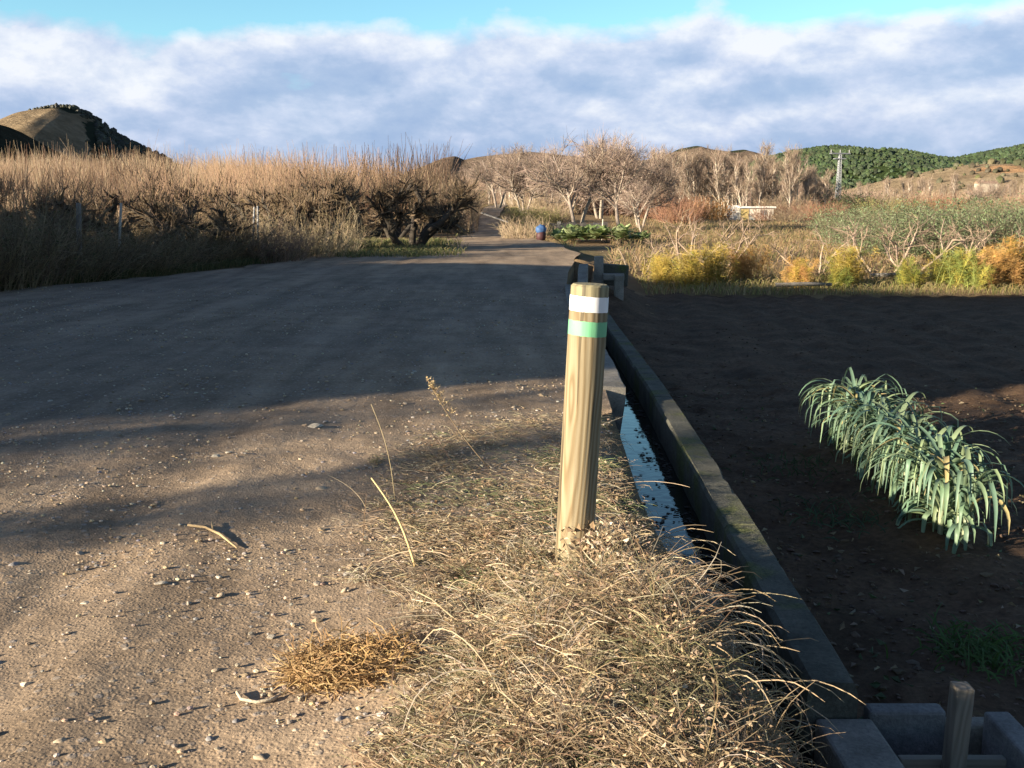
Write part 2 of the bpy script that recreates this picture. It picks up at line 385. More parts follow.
def grid_mesh(name, rows, mat, smooth=True):
    mb = MB(); n = len(rows[0])
    for r in rows:
        mb.v.extend(r); mb.c.extend([(0, 0, 0)] * n)
    for i in range(len(rows) - 1):
        for j in range(n - 1):
            a = i * n + j; mb.f.append((a, a + 1, a + n + 1, a + n))
    return mb.build(name, mat, smooth=smooth)
def arange(a, b, s):
    r = []; x = a
    while x < b - 1e-6: r.append(x); x += s
    return r
def ground():
    ys = arange(-40, 0, 8) + arange(0, 30, 0.5) + arange(30, 60, 2) + [60, 70, 85, 105, 140, 190, 260, 360, 520, 800, 1300, 2200, 4000, 7000]
    rows = []
    for y in ys:
        yy = min(max(y, -3), 26); c = xin(yy); wd = cw(yy)
        k = 1.0 if y > 26 else 0.0
        r = []
        for x in [-6000, -2500, -1000, -400, -150, -80, -50, -35, -25, -18, -14, -11, -9, -7.5, -6, -5, -4, -3, -2, -1, 0]:
            if x > -0.5: x = c - wd - 0.15
            r.append(Vector((x, y, base_h(x, y) - 0.02 + far_h(x, y) - 0.03 * (road_left(y) < x < road_right(y)))))
        zl = base_h(c - wd, y); 
        canal = -0.62 if y < 26 else zl
        r.append(Vector((c - wd - 0.001, y, zl - 0.02)))
        r.append(Vector((c - wd + 0.002, y, canal)))
        r.append(Vector((c + 0.06, y, canal if y < 26 else -0.1)))
        for i, u in enumerate([0.075, 0.3, 0.8, 1.5, 2.5, 4, 6, 8, 11, 15, 20, 28, 40, 60, 90, 150, 400, 1000, 2500, 6000]):
            x = c + u; r.append(Vector((x, y, field_h(x, y) + far_h(x, y) - (0.08 if y < 23.5 and x < 24 else 0) + (0.03 * fbm(x * .3, y * .3) if y > 25 else 0))))
        rows.append(r)
    o = grid_mesh('ground', rows, mat_ground()); tag(o, kind='structure')
ground()

def road():
    ys = arange(1.0, 8, 0.025) + arange(8, 16, 0.06) + arange(16, 30, 0.16) + arange(30, 80, 0.6) + arange(80, 160, 4) + [160]
    us = arange(0, 3.4, 0.03) + arange(3.4, 5.4, 0.08)
    rows = []
    for y in ys:
        xr = road_right(y) - 0.0015; xl = road_left(y) + 0.35 * nz3(y * 0.7, 5.1) + 0.12 * nz3(y * 3, 9.1)
        if y > 26: xr += 0.4 * nz3(y * 0.25, 2.2)
        wd = xr - xl; r = []
        cols = us if wd > 8 else [u * wd / 8 for u in us]
        full = cols + [lerp(cols[-1], wd, k / 26) for k in range(1, 27)]
        for u in full:
            x = xr - u; z = base_h(x, y) + far_h(x, y)
            if y < 20:
                a = 1.0 if y < 8 else 0.8
                z += a * (0.010 * fbm(x * 3.1, y * 3.1, 2.0, 3) + 0.005 * nz3(x * 19, y * 19, 5.0) + 0.003 * nz3(x * 47, y * 47, 6.0))
            # crumbling earth lip of the canal, where no wall edge is left
            if y < 7.2:
                lip = sm(1 - u / 0.22); z -= lip * (0.05 + 0.035 * nz3(y * 4, 3.0)) * (1 if y > 2 else 0)
            edge = sm(1 - (wd - u) / 0.4); z -= 0.015 * edge
            r.append(Vector((x, y, z)))
        rows.append(list(reversed(r)))
    tag(grid_mesh('road', rows, mat_road()), kind='structure')
road()

def field_z(x, y):
    z = field_h(x, y) + 0.030 * fbm(x * 2.6, y * 2.6, 8.0, 3) + 0.018 * nz3(x * 9, y * 9, 4.0) + 0.010 * nz3(x * 21, y * 21, 2.0)
    z += 0.022 * math.sin((x - 0.12 * y) * 9.0 + 1.5 * nz3(x, y * .5)) * sm((x - 3.0) / 1.0)
    z += 0.05 * math.exp(-((x - (2.62 + (y - 5.8) * 0.07)) / 0.28) ** 2)          # ridge under the leeks
    if y > 21.5: z -= 0.09 * sm((y - 21.5 + 0.6 * nz3(x * 0.5, 3.3)) / 2.3)
    return z
def field():
    ys = arange(1.2, 12, 0.055) + arange(12, 24.0, 0.14)
    us = arange(0.14, 6.5, 0.055) + arange(6.5, 24, 0.22)
    rows = []
    for y in ys:
        c = xin(y); r = []
        for u in us:
            x = c + u
            if y > 22: x += 0
            z = field_z(x, y)
            r.append(Vector((x, y, z)))
        rows.append(r)
    tag(grid_mesh('field', rows, mat_field()), kind='structure')
field()

def water():
    ys = arange(0.5, 25.5, 0.5); rows = []
    for y in ys: rows.append([Vector((xin(y) - cw(y) - 0.0 + 0.003, y, -0.36)), Vector((xin(y) - 0.1, y, -0.36)), Vector((xin(y) + 0.01, y, -0.36))])
    tag(grid_mesh('water', rows, mat_water(), False), kind='structure')
water()

# ---------------------------------------------------------------- canal walls
def loft(name, prof, ys, cx, mat, jitter=0.006, parent=None, smooth=False):
    """sweeps a cross-section (list of (u, z)) along the canal line"""
    mb = MB(); n = len(prof)
    ys = sorted(list(ys) + [ys[0] + 1.7 * k + o for k in range(1, int((ys[-1] - ys[0]) / 1.7)) for o in (-.012, -.004, .004, .012)])
    jt = [ys[0] + 1.7 * k for k in range(1, int((ys[-1] - ys[0]) / 1.7))]
    for y in ys:
        dip = .016 if min(abs(y - q) for q in jt) < .006 else 0
        for (u, z) in prof:
            if z > -.2: z -= dip + .07 * max(0, nz3(y * 4.3, u * 14, 2.7) - .30)
            mb.v.append(Vector((cx(y) + u + jitter * fbm(y * 2.5, u * 9, 1, 3), y, z + jitter * 0.8 * fbm(y * 3, u * 7, 5, 3)))); mb.c.append((.5, .5, .5))
    for i in range(len(ys) - 1):
        for j in range(n):
            q = (j + 1) % n; mb.f.append((i * n + j, i * n + q, i * n + n + q, i * n + n + j))
    mb.f.append(tuple(reversed(range(n)))); o = (len(ys) - 1) * n; mb.f.append(tuple(o + j for j in range(n)))
    bmo = mb.build(name, mat, parent, smooth)
    return bmo
M_mossy = mat_concrete('mossy_concrete', 0.7)
M_conc = mat_concrete('weathered_concrete', 0.12, (0.17, 0.155, 0.13), (0.31, 0.285, 0.24))
M_slab = mat_concrete('pale_concrete', 0.0, (0.15, 0.145, 0.135), (0.25, 0.245, 0.23))
ysw = arange(3.18, 18.6, 0.08)
o = loft('canal_wall', [(0.0, -0.66), (0.002, -0.142), (0.018, -0.12), (0.155, -0.12), (0.17, -0.14), (0.172, -0.78)], ysw, xin, M_mossy, 0.006)
tag(o, 'long mossy concrete wall between the water channel and the dark field', 'wall')
ysl = arange(7.95, 18.2, 0.08)
o = loft('channel_ledge', [(-0.45, -0.10), (-0.445, 0.018), (-0.43, 0.03), (-0.265, 0.03), (-0.255, 0.02), (-0.255, -0.09), (-0.33, -0.65), (-0.45, -0.65)], ysl, xin, M_conc, 0.008)
tag(o, 'flat grey concrete ledge along the road side of the water channel', 'ledge')

# ---------------------------------------------------------------- wooden waymark post
PW = mat_wood('treated_pine', [(0.275, 0.225, 0.14), (0.24, 0.19, 0.11), (0.18, 0.132, 0.070)])
PT = mat_wood('weathered_end_grain', [(0.34, 0.30, 0.16), (0.28, 0.245, 0.13), (0.20, 0.175, 0.09)], grey=0.25)
def ring_mesh(mb, z0, z1, r0, r1, n=48, wob=0.0012, rows=8, cap0=False, cap1=False):
    o = len(mb.v)
    for i in range(rows + 1):
        z = lerp(z0, z1, i / rows); r = lerp(r0, r1, i / rows)
        for j in range(n):
            th = 2 * math.pi * j / n; k = r + wob * nz3(math.cos(th) * 3, math.sin(th) * 3, z * 1.2)
            if j == 41: k -= 0.003     # drying crack
            mb.v.append(Vector((k * math.cos(th), k * math.sin(th), z))); mb.c.append((.5, .5, .5))
    for i in range(rows):
        for j in range(n):
            q = (j + 1) % n; mb.f.append((o + i * n + j, o + i * n + q, o + i * n + n + q, o + i * n + n + j))
    if cap1: mb.f.append(tuple(o + rows * n + j for j in range(n)))
    if cap0: mb.f.append(tuple(o + j for j in reversed(range(n))))
post = empty('waymark_post', at(573, 561, 0.06), 0, 'round wooden waymark post with a white and a green painted band, standing in dry grass', 'post')
PR, PH = 0.0720, hz(283.5, post.location.y)
post.location.z = 0.0
mb = MB(); ring_mesh(mb, -0.25, PH - 0.042, PR * 1.04, PR, rows=26, cap0=True); mb.build('shaft', PW, post, True)
mb = MB(); ring_mesh(mb, PH - 0.042, PH - 0.008, PR - 0.0003, PR - 0.0008, rows=4); ring_mesh(mb, PH - 0.008, PH, PR - 0.0008, PR - 0.009, rows=2, cap1=True)
hd = mb.build('post_top', PT, post, True)
em = hd.modifiers.new('edge', 'EDGE_SPLIT'); em.split_angle = rad(40)
M_white = mat_paintwood('white_paint', (0.80, 0.79, 0.76)); M_green = mat_paintwood('green_paint', (0.155, 0.43, 0.22))
def band(name, z0, z1, m):
    mb = MB(); n = 64
    for zi in range(5):
        for j in range(n):
            th = 2 * math.pi * j / n
            z = lerp(z0, z1, zi / 4)
            if zi in (0, 4): z += 0.0022 * nz3(math.cos(th) * 5, math.sin(th) * 5, z0 * 40) - 0.002 * math.cos(th)
            k = PR + 0.0009 + 0.0012 * nz3(math.cos(th) * 3, math.sin(th) * 3, z * 1.2)
            mb.v.append(Vector((k * math.cos(th), k * math.sin(th), z))); mb.c.append((.5, .5, .5))
    for i in range(4):
        for j in range(n):
            q = (j + 1) % n; mb.f.append((i * n + j, i * n + q, i * n + n + q, i * n + n + j))
    return mb.build(name, m, post, True)
band('white_band', PH - 0.101, PH - 0.044, M_white)
band('green_band', PH - 0.192, PH - 0.136, M_green)
post.rotation_euler = (rad(1.0), rad(2.4), 0.3)

# ---------------------------------------------------------------- sluice box at lower right
def boxm(name, lo, hi, mat, parent, col=(.5, .5, .5), bevel=0.006, rot=None, taper=1.0, sub=0):
    c = Vector(((lo[0] + hi[0]) / 2, (lo[1] + hi[1]) / 2, (lo[2] + hi[2]) / 2)); h = [(hi[i] - lo[i]) / 2 for i in range(3)]
    mb = MB(); mb.box((-h[0], -h[1], -h[2]), (h[0], h[1], h[2]), col, taper=taper)
    o = mb.build(name, mat, parent, bevel=bevel); o.location = c
    if rot: o.rotation_euler = rot
    return o
M_plank = mat_wood('grey_weathered_plank', [(0.22, 0.19, 0.15), (0.18, 0.155, 0.12), (0.13, 0.11, 0.085)], 1.0, 'Z', 0.35)
M_plankx = mat_wood('grey_weathered_board', [(0.22, 0.19, 0.15), (0.18, 0.155, 0.12), (0.13, 0.11, 0.085)], 1.0, 'X', 0.35)
sl = empty('sluice_box', (1.30, 2.90, -0.22), 0, 'concrete sluice box with a wooden gate at the near end of the mossy wall', 'sluice')
boxm('side_wall', (-0.29, -1.0, -0.6), (-0.10, 0.27, -0.02), M_conc, sl, bevel=0.012)
boxm('side_wall', (0.275, -1.0, -0.6), (0.36, 0.28, 0.00), M_slab, sl, bevel=0.010)
boxm('end_wall', (-0.10, 0.29, -0.6), (0.16, 0.36, -0.01), M_slab, sl, bevel=0.012)
boxm('end_wall', (0.16, 0.292, -0.6), (0.36, 0.36, -0.06), M_conc, sl, bevel=0.012)
boxm('gate_post', (0.03, -0.03, -0.55), (0.083, 0.03, 0.23), M_plank, sl, bevel=0.004, rot=(0, rad(1.5), 0))
boxm('gate_board', (-0.09, 0.032, -0.55), (0.24, 0.065, -0.035), M_plankx, sl, bevel=0.004)
boxm('gate_board', (-0.10, -0.075, -0.30), (0.20, -0.045, -0.12), M_plankx, sl, bevel=0.004, rot=(0, 0, rad(-2)))

# ---------------------------------------------------------------- old sluice at the far end of the wall
def far_sluice():
    t = empty('channel_gate', (1.50, 18.6, 0), rad(-4), 'dark weathered concrete channel gate where the wall meets the road bend', 'sluice')
    def p(px, py, z, y): return None
    boxm('gate_pillar', (-0.02, 0.55, -0.6), (0.20, 0.80, 0.56), M_conc, t, bevel=0.02, taper=0.92)
    boxm('gate_pillar', (0.42, 0.1, -0.6), (0.62, 0.35, 0.18), M_conc, t, bevel=0.02)
    # sloping wing wall on the road side
    mb = MB(); pts = [(-0.36, -1.6, -.6), (-0.36, -1.6, 0.05), (-0.36, -0.6, 0.34), (-0.34, 0.5, 0.40), (-0.34, 0.5, -.6)]
    vs = [Vector(q) for q in pts] + [Vector((q[0] + 0.2, q[1], q[2] + 0.01)) for q in pts]
    n = 5; mb.add(vs, [tuple(range(n)), tuple(reversed(range(n, 2 * n)))] + [(i, i + n, (i + 1) % n + n, (i + 1) % n) for i in range(n)], (.5, .5, .5))
    mb.build('wing_wall', M_conc, t, bevel=0.02)
    boxm('cross_beam', (0.18, 0.32, 0.06), (0.64, 0.52, 0.20), M_conc, t, bevel=0.015)
    boxm('cross_beam', (0.12, 0.9, -0.1), (0.75, 1.25, 0.36), M_mossy, t, bevel=0.02, rot=(0, rad(4), 0))
    t.scale = (.85, .85, .85)
far_sluice()

# ---------------------------------------------------------------- leeks
LEEK_COLS = [(0.145, 0.225, 0.135), (0.175, 0.25, 0.145), (0.12, 0.20, 0.13), (0.21, 0.27, 0.145)]
def leek(seed):
    r = random.Random(seed)
    t = empty('leek')
    st = MB(); st.tube([Vector((0, 0, -0.06)), Vector((0.004, 0, 0.06)), Vector((0, 0.003, 0.15)), Vector((0, 0, 0.21))], [0.019, 0.018, 0.018, 0.017], (0.30, 0.33, 0.20), 10)
    st.build('stalk', M_leek, t, True)
    lf = MB(); n = 21
    fan = r.uniform(0.4, 0.9)
    for i in range(n):
        side = 1 if i % 2 else -1
        low = i < 7
        az = fan + (0 if side > 0 else math.pi) + r.uniform(-0.75, 0.75)
        out = Vector((math.cos(az), math.sin(az), 0)); wdv = Vector((-out.y, out.x, 0))
        L = r.uniform(0.52, 0.78); z = 0.05 + 0.011 * i; p = Vector((0, 0, z)); el = rad(r.uniform(62, 84) if not low else r.uniform(15, 62)); k = 13; L *= .62 if low else 1
        bend = r.uniform(8, 15); kink = r.choice([99, 99, 99, 6, 7, 8]); W = r.uniform(0.026, 0.040)
        col = jit(r.choice(LEEK_COLS), 0.15)
        if r.random() < 0.05: col = jit((0.40, 0.33, 0.15), 0.2)
        tw = r.uniform(-0.5, 0.5)
        o = len(lf.v)
        for s in range(k + 1):
            f = s / k; w_ = W * (0.62 + 0.38 * min(1, f * 4)) * (1 - f ** 3.0) + 0.002
            d = out * math.cos(el) + Vector((0, 0, math.sin(el)))
            up = -out * math.sin(el) + Vector((0, 0, math.cos(el)))
            wv = (wdv * math.cos(tw * f) + up * math.sin(tw * f))
            cc = tuple(lerp(a, b, sm(1 - f * 4.5) * .7) for a, b in zip(col, (0.34, 0.38, 0.22)))
            lf.v += [p - wv * w_ * 0.5 + up * w_ * 0.22, p, p + wv * w_ * 0.5 + up * w_ * 0.22]; lf.c += [cc] * 3
            p = p + d * (L / k)
            el -= rad(bend * (0.4 + 1.7 * f)) if s != kink else rad(r.uniform(50, 100))
            if el < rad(-84): el = rad(-84)
            if p.z < 0.03: p.z = 0.03
        for s in range(k):
            a = o + 3 * s; lf.f += [(a, a + 1, a + 4, a + 3), (a + 1, a + 2, a + 5, a + 4)]
    lf.build('leaves', M_leek, t, True)
    return t
protos = [leek(s) for s in range(7)]
NL = 38
for i in range(NL):
    f = i / (NL - 1); y = lerp(5.85, 8.75, f); x = lerp(2.66, 2.92, f) + R.uniform(-.06, .06)
    if i < len(protos): t = protos[i]
    else: t = copy_tree(protos[R.randrange(len(protos))])
    g = 'leeks growing in a row beside the wall'
    if i == 0: lb = 'leek at the near end of the row, leaves bowing far out to the right'
    elif i == NL - 1: lb = 'leek at the far shaded end of the leek row'
    elif f < 0.72: lb, g = 'leek with drooping sunlit leaves in the middle of the leek row', 'sunlit leeks in the middle of the row'
    else: lb, g = 'bluish leek in the shaded far part of the row', 'shaded leeks in the far part of the row'
    place(t, (x, y, field_h(x, y) + 0.03), R.uniform(0, 6.28), R.uniform(0.86, 1.02), lb, 'leek', g)

# ---------------------------------------------------------------- foreground dry grass, litter, stems
STRAW = [(0.34, 0.255, 0.145), (0.27, 0.195, 0.11), (0.40, 0.32, 0.20), (0.22, 0.165, 0.105), (0.34, 0.295, 0.215), (0.20, 0.125, 0.07), (0.17, 0.155, 0.08)]
def road_z(x, y): return base_h(x, y)
def surf(x, y):
    u = (xin(y) - cw(y)) - x
    if u < 0: return -0.25
    return base_h(x, y) - sm(1 - u / 0.22) * 0.05
def grass_density(x, y):
    e = xin(y) - cw(y)
    if y < 1.7 or y > 7.3: return 0
    left = pw([(1.7, -0.38), (2.7, -0.48), (3.9, -0.66), (5.1, -0.90), (6.2, -0.75), (7.3, 0.1)], y) + 0.15 * fbm(x * 3, y * 3, 2, 2)
    d = sm((x - left) / 0.45) * sm((e + 0.04 - x) / 0.08)
    d *= pw([(1.7, 0.85), (3, 1.0), (3.8, 0.8), (4.6, 0.45), (6.3, 0.28), (7.3, 0.06)], y)
    d *= 0.3 + 1.1 * sm(0.5 + 1.1 * fbm(x * 2.6, y * 2.6, 11, 3))
    return d
def grass():
    mb = MB(); cnt = 0; tries = 0
    def blade(x, y, zz, az, el, L, n, curl, droop, w_, c):
        p = Vector((x, y, zz)); pts = [p.copy()]
        for _ in range(n):
            p = p + Vector((math.cos(az) * math.cos(el), math.sin(az) * math.cos(el), math.sin(el))) * (L / n)
            az += curl * R.uniform(.3, 1.7); el -= droop * R.uniform(.3, 1.7)
            g = surf(p.x, p.y) if p.x < xin(p.y) - cw(p.y) else -0.3
            if p.z < g + .004: p.z = g + .004; el = max(el, rad(R.uniform(-10, 25)))
            pts.append(p.copy())
        mb.ribbon(pts, [w_] * n + [w_ * .4], c)
    def bare(x, y): return (x - post.location.x + .04) ** 2 + (y - post.location.y + .12) ** 2 < .03
    while cnt < 20000 and tries < 500000:           # flattened mat
        tries += 1
        x = R.uniform(-1.0, .75); y = 1.8 + 5.5 * R.random() ** 1.4
        if R.random() > grass_density(x, y) * 1.1: continue
        if bare(x, y) and R.random() < .8: continue
        cnt += 1
        pal = R.choice(STRAW); gp = fbm(x * 1.6, y * 1.6, 21, 2)
        if gp > .2 and R.random() < (.5 if y > 3.3 else .2): pal = (.15, .18, .075)
        blade(x, y, surf(x, y) + R.random() ** 2 * .025, R.uniform(0, 6.28), rad(R.uniform(-5, 30)), R.uniform(.03, .16), 4, R.uniform(-.8, .8), rad(R.uniform(3, 22)), R.uniform(.0009, .002), jit(pal, .3))
    nt_ = 0
    while nt_ < 560:                                # collapsed tussocks, each with its own size, tone and lie
        x = R.uniform(-.95, .66); y = 1.9 + 5.2 * R.random() ** 1.5
        g = grass_density(x, y)
        if R.random() > g: continue
        if bare(x, y): continue
        nt_ += 1
        core = math.exp(-(((x - .36) / .42) ** 2 + ((y - 2.9) / 1.0) ** 2)); big = R.random() ** 2
        rr = .02 + .05 * R.random(); pal = R.choice(STRAW); tone = R.uniform(.6, 1.2); lie = R.uniform(0, 6.28); spread = R.uniform(.7, 3.1)
        nb = int(20 + 45 * R.random() + 55 * core); ht = .04 + (.075 + .10 * big) * (.25 + .9 * core)
        if y > 4.3: ht *= .7; nb = int(nb * .6)
        el0 = R.uniform(10, 58)
        for _ in range(nb):
            a = R.uniform(0, 6.28); q = rr * math.sqrt(R.random()); c = jit(tuple(v * tone for v in (pal if R.random() < .75 else R.choice(STRAW))), .25)
            xx, yy = x + q * math.cos(a), y + q * math.sin(a)
            blade(xx, yy, surf(xx, yy) + R.random() * .03 * core, R.gauss(lie, spread), rad(min(88, max(0, R.gauss(el0, 22)))), ht * R.uniform(.5, 1.7), 6, R.gauss(0, .35), rad(R.uniform(5, 34)), R.uniform(.001, .0024), c)
            if R.random() < .12: mb.leaf(Vector((xx + R.gauss(0, .03), yy + R.gauss(0, .03), surf(xx, yy) + R.random() * ht)), Vector((R.uniform(-1, 1), R.uniform(-1, 1), R.uniform(-1, 1))), R.uniform(.008, .022), jit((.36, .26, .16), .3))
    for _ in range(420):                            # thin woody runners and bent stems lying through it
        x = R.uniform(-.9, .6); y = 1.9 + 4.5 * R.random() ** 1.4
        if R.random() > grass_density(x, y): continue
        blade(x, y, surf(x, y) + R.uniform(.01, .10), R.uniform(0, 6.28), rad(R.uniform(-10, 40)), R.uniform(.15, .4), 8, R.gauss(0, .25), rad(R.uniform(0, 16)), R.uniform(.0018, .0034), jit(R.choice([(.22, .14, .08), (.40, .31, .19), (.47, .40, .28), (.16, .10, .06)]), .2))
    # broken leaf litter and curled dead leaves
    for _ in range(16000):
        x = R.uniform(-0.95, 0.70); y = R.uniform(1.9, 6.2)
        if R.random() > grass_density(x, y): continue
        core = math.exp(-(((x - 0.35) / 0.4) ** 2 + ((y - 3.4) / 0.9) ** 2))
        mb.leaf(Vector((x, y, surf(x, y) + 0.004 + R.random() ** 2 * (0.01 + 0.11 * core))), Vector((R.uniform(-1, 1), R.uniform(-1, 1), R.uniform(-.3, .5))), R.uniform(0.008, 0.026), jit(R.choice([(0.34, 0.24, 0.14), (0.46, 0.36, 0.24), (0.25, 0.16, 0.09), (0.50, 0.44, 0.33)]), 0.2))
    # longer stems that hang over the channel
    for _ in range(150):
        y = R.uniform(2.5, 4.2); x = xin(y) - cw(y) - R.uniform(0.0, 0.16); p = Vector((x, y, surf(x, y) + R.uniform(0.02, 0.10))); pts = [p.copy()]
        az = R.gauss(-0.5, 0.7); el = rad(R.uniform(5, 50)); L = R.uniform(0.12, 0.32); cu = R.uniform(-.25, .2)
        for s in range(6):
            p = p + Vector((math.cos(az) * math.cos(el), math.sin(az) * math.cos(el), math.sin(el))) * (L / 6); el -= rad(R.uniform(4, 24)); az += cu; pts.append(p.copy())
        mb.ribbon(pts, [0.0026] * 6 + [0.001], jit(R.choice(STRAW[:5]), 0.2))
    tag(mb.build('dry_grass', M_straw), 'tangled pale dry grass and leaf litter heaped round the waymark post', 'grass', kind='stuff')
grass()

def clump(name, x, y, n, spread, h, cols, label, cat, wid=0.003):
    mb = MB()
    for _ in range(n):
        a = R.uniform(0, 6.28); rr = spread * math.sqrt(R.random()); px, py = x + rr * math.cos(a), y + rr * math.sin(a) * 0.8
        p = Vector((px, py, surf(px, py) + R.random() ** 2 * h * 0.6)); pts = [p.copy()]; az = R.uniform(0, 6.28); el = rad(R.uniform(-10, 60)); L = R.uniform(0.04, 0.13)
        for s in range(4):
            p = p + Vector((math.cos(az) * math.cos(el), math.sin(az) * math.cos(el), math.sin(el))) * (L / 4); az += R.uniform(-.8, .8); el -= rad(R.uniform(-5, 30)); p.z = max(p.z, surf(px, py) + 0.004); pts.append(p.copy())
        mb.ribbon(pts, [wid] * 4 + [wid * 0.4], jit(R.choice(cols), 0.2))
    return tag(mb.build(name, M_straw), label, cat)
q = at(352, 672, 0.02)
clump('dry_weed', q.x, q.y, 1500, 0.19, 0.09, [(0.32, 0.20, 0.085), (0.25, 0.15, 0.06), (0.38, 0.26, 0.12)], 'rust-brown flattened dry weed clump left of the grass mound', 'weed')
q = at(602, 545, 0.17)
mb = MB()
for _ in range(160):
    p = q + Vector((R.gauss(0, .07), R.gauss(0, .06), R.uniform(-.03, .05)))
    mb.leaf(p, Vector((R.uniform(-1, 1), R.uniform(-1, 1), R.uniform(-.2, 1))), R.uniform(.02, .042), jit(R.choice([(0.48, 0.37, 0.24), (0.40, 0.28, 0.17), (0.55, 0.47, 0.33)]), .2))
for _ in range(40):
    p = q + Vector((R.gauss(0, .05), R.gauss(0, .05), -.08)); mb.ribbon([p, p + Vector((R.uniform(-.05, .05), R.uniform(-.05, .05), .1)), p + Vector((R.uniform(-.09, .09), R.uniform(-.08, .08), .16))], [.003, .002, .001], jit((.4, .3, .18)))
tag(mb.build('withered_weed', M_straw), 'withered weed with curled pale leaves right of the post base', 'weed')

def stalk(name, p0, p1, r, col, label, bend=0.02, seed=None):
    mb = MB(); k = 9; pts = []
    for i in range(k + 1):
        f = i / k; p = p0.lerp(p1, f); p = p + Vector((bend * math.sin(f * 3.14), 0, bend * 0.6 * math.sin(f * 3.14))); pts.append(p)
    mb.tube(pts, [lerp(r, r * 0.55, i / k) for i in range(k + 1)], col, 6)
    if seed:
        for _ in range(seed):
            f = R.uniform(0.62, 1.02); p = p0.lerp(p1, f); d = Vector((R.uniform(-1, 1), R.uniform(-1, 1), R.uniform(.1, 1))).normalized(); L = R.uniform(.015, .05) * (1.5 - f)*1.5
            mb.tube([p, p + d * L], [.0012, .0008], jit((.42, .30, .16)), 3)
            for _k in range(4): mb.leaf(p + d * L * R.uniform(.5, 1), Vector((R.uniform(-1, 1), R.uniform(-1, 1), R.uniform(-.5, 1))), R.uniform(.006, .013), jit((.52, .40, .22), .2))
    return tag(mb.build(name, M_straw, smooth=True), label, 'dry stem')
b = at(487, 466, 0.05); stalk('seed_stalk', b, Vector((gx(428, b.y - 0.1, 0.4), b.y - 0.1, hz(380, b.y - 0.1))), 0.0032, (.36, .26, .15), 'thin brown stalk with a feathery seed head rising left of the post', -0.015, 70)
b = at(415, 566, 0.02); stalk('straw_stalk', b, Vector((gx(372, b.y + .25, .2), b.y + .25, hz(478, b.y + .25))), 0.0055, (.56, .42, .20), 'thick golden straw stalk leaning left in front of the post')
b = at(395, 500, 0.02); stalk('straw_stalk', b, Vector((gx(372, b.y, .3), b.y, hz(404, b.y))), 0.0022, (.50, .40, .22), 'thin pale straw stem standing above the grass edge near the road')
def onroad(a, b, up=.008):
    z = 0
    for _ in range(4): q = at(a, b, z); z = base_h(q.x, q.y) + up
    return at(a, b, z)
def twig(pxs, r, col, label):
    mb = MB()
    for path in pxs: mb.tube([onroad(a, b_) for a, b_ in path], [r] * (len(path) - 1) + [r * .5], col, 6)
    return tag(mb.build('fallen_twig', M_bark, smooth=True), label, 'twig')
twig([[(188, 525), (205, 527), (220, 534), (237, 548)], [(213, 531), (212, 522)]], .006, (.42, .31, .17), 'forked pale twig lying on the sunlit road gravel')
twig([[(237, 692), (241, 699), (256, 702), (270, 700), (282, 694)]], .005, (.50, .42, .30), 'short curled pale twig lying left of the rust-brown weed')
twig([[(515, 706), (519, 690), (521, 678)]], .004, (.60, .55, .45), 'short white stick lying in the dry grass in front of the post')
b = at(795, 735, -0.1)
stalk('reed_stub', Vector((.72, b.y, -.12)) if False else b, b + Vector((-0.01, 0, .10)), .003, (.5, .38, .2), 'upright broken straw stub beside the channel at lower right')

# ---------------------------------------------------------------- stones on the road
def stone_mesh(seed, col, flat=0.48):
    r = random.Random(seed); bm = bmesh.new(); bmesh.ops.create_icosphere(bm, subdivisions=2, radius=1.0)
    sx, sy, sz = r.uniform(.85, 1.25), r.uniform(.65, .95), r.uniform(flat - .15, flat + .15)
    cuts = [(Vector((r.uniform(-1, 1), r.uniform(-1, 1), r.uniform(-1, 1))).normalized(), r.uniform(.42, .8)) for _ in range(9)]
    mb = MB()
    for v in bm.verts:
        p = v.co.copy()
        for n_, d_ in cuts:
            e = p.dot(n_) - d_
            if e > 0: p -= n_ * e * 0.95
        p *= 1 + .12 * nz3(p.x * 1.7 + seed, p.y * 1.7, p.z * 1.7)
        mb.v.append(Vector((p.x * sx, p.y * sy, p.z * sz))); mb.c.append(col)
    for f in bm.faces: mb.f.append(tuple(v.index for v in f.verts))
    bm.free(); return mb
SC = [(0.40, 0.32, 0.22), (0.31, 0.26, 0.20), (0.44, 0.39, 0.30), (0.25, 0.235, 0.22), (0.37, 0.28, 0.17), (0.28, 0.21, 0.14)]
stones = [stone_mesh(i, SC[i % 6]).mesh('stone', M_stone, i % 3 == 0) for i in range(12)]
def put_stone(x, y, s, k, label, group=None, rz=None):
    o = bpy.data.objects.new('stone', stones[k % 12]); COL.objects.link(o)
    o.location = (x, y, road_z(x, y) + s * R.uniform(-.12, .2)); o.scale = (s, s, s); o.rotation_euler = (R.uniform(-.2, .2), R.uniform(-.2, .2), rz if rz is not None else R.uniform(0, 6.28))
    return tag(o, label, 'stone', group)
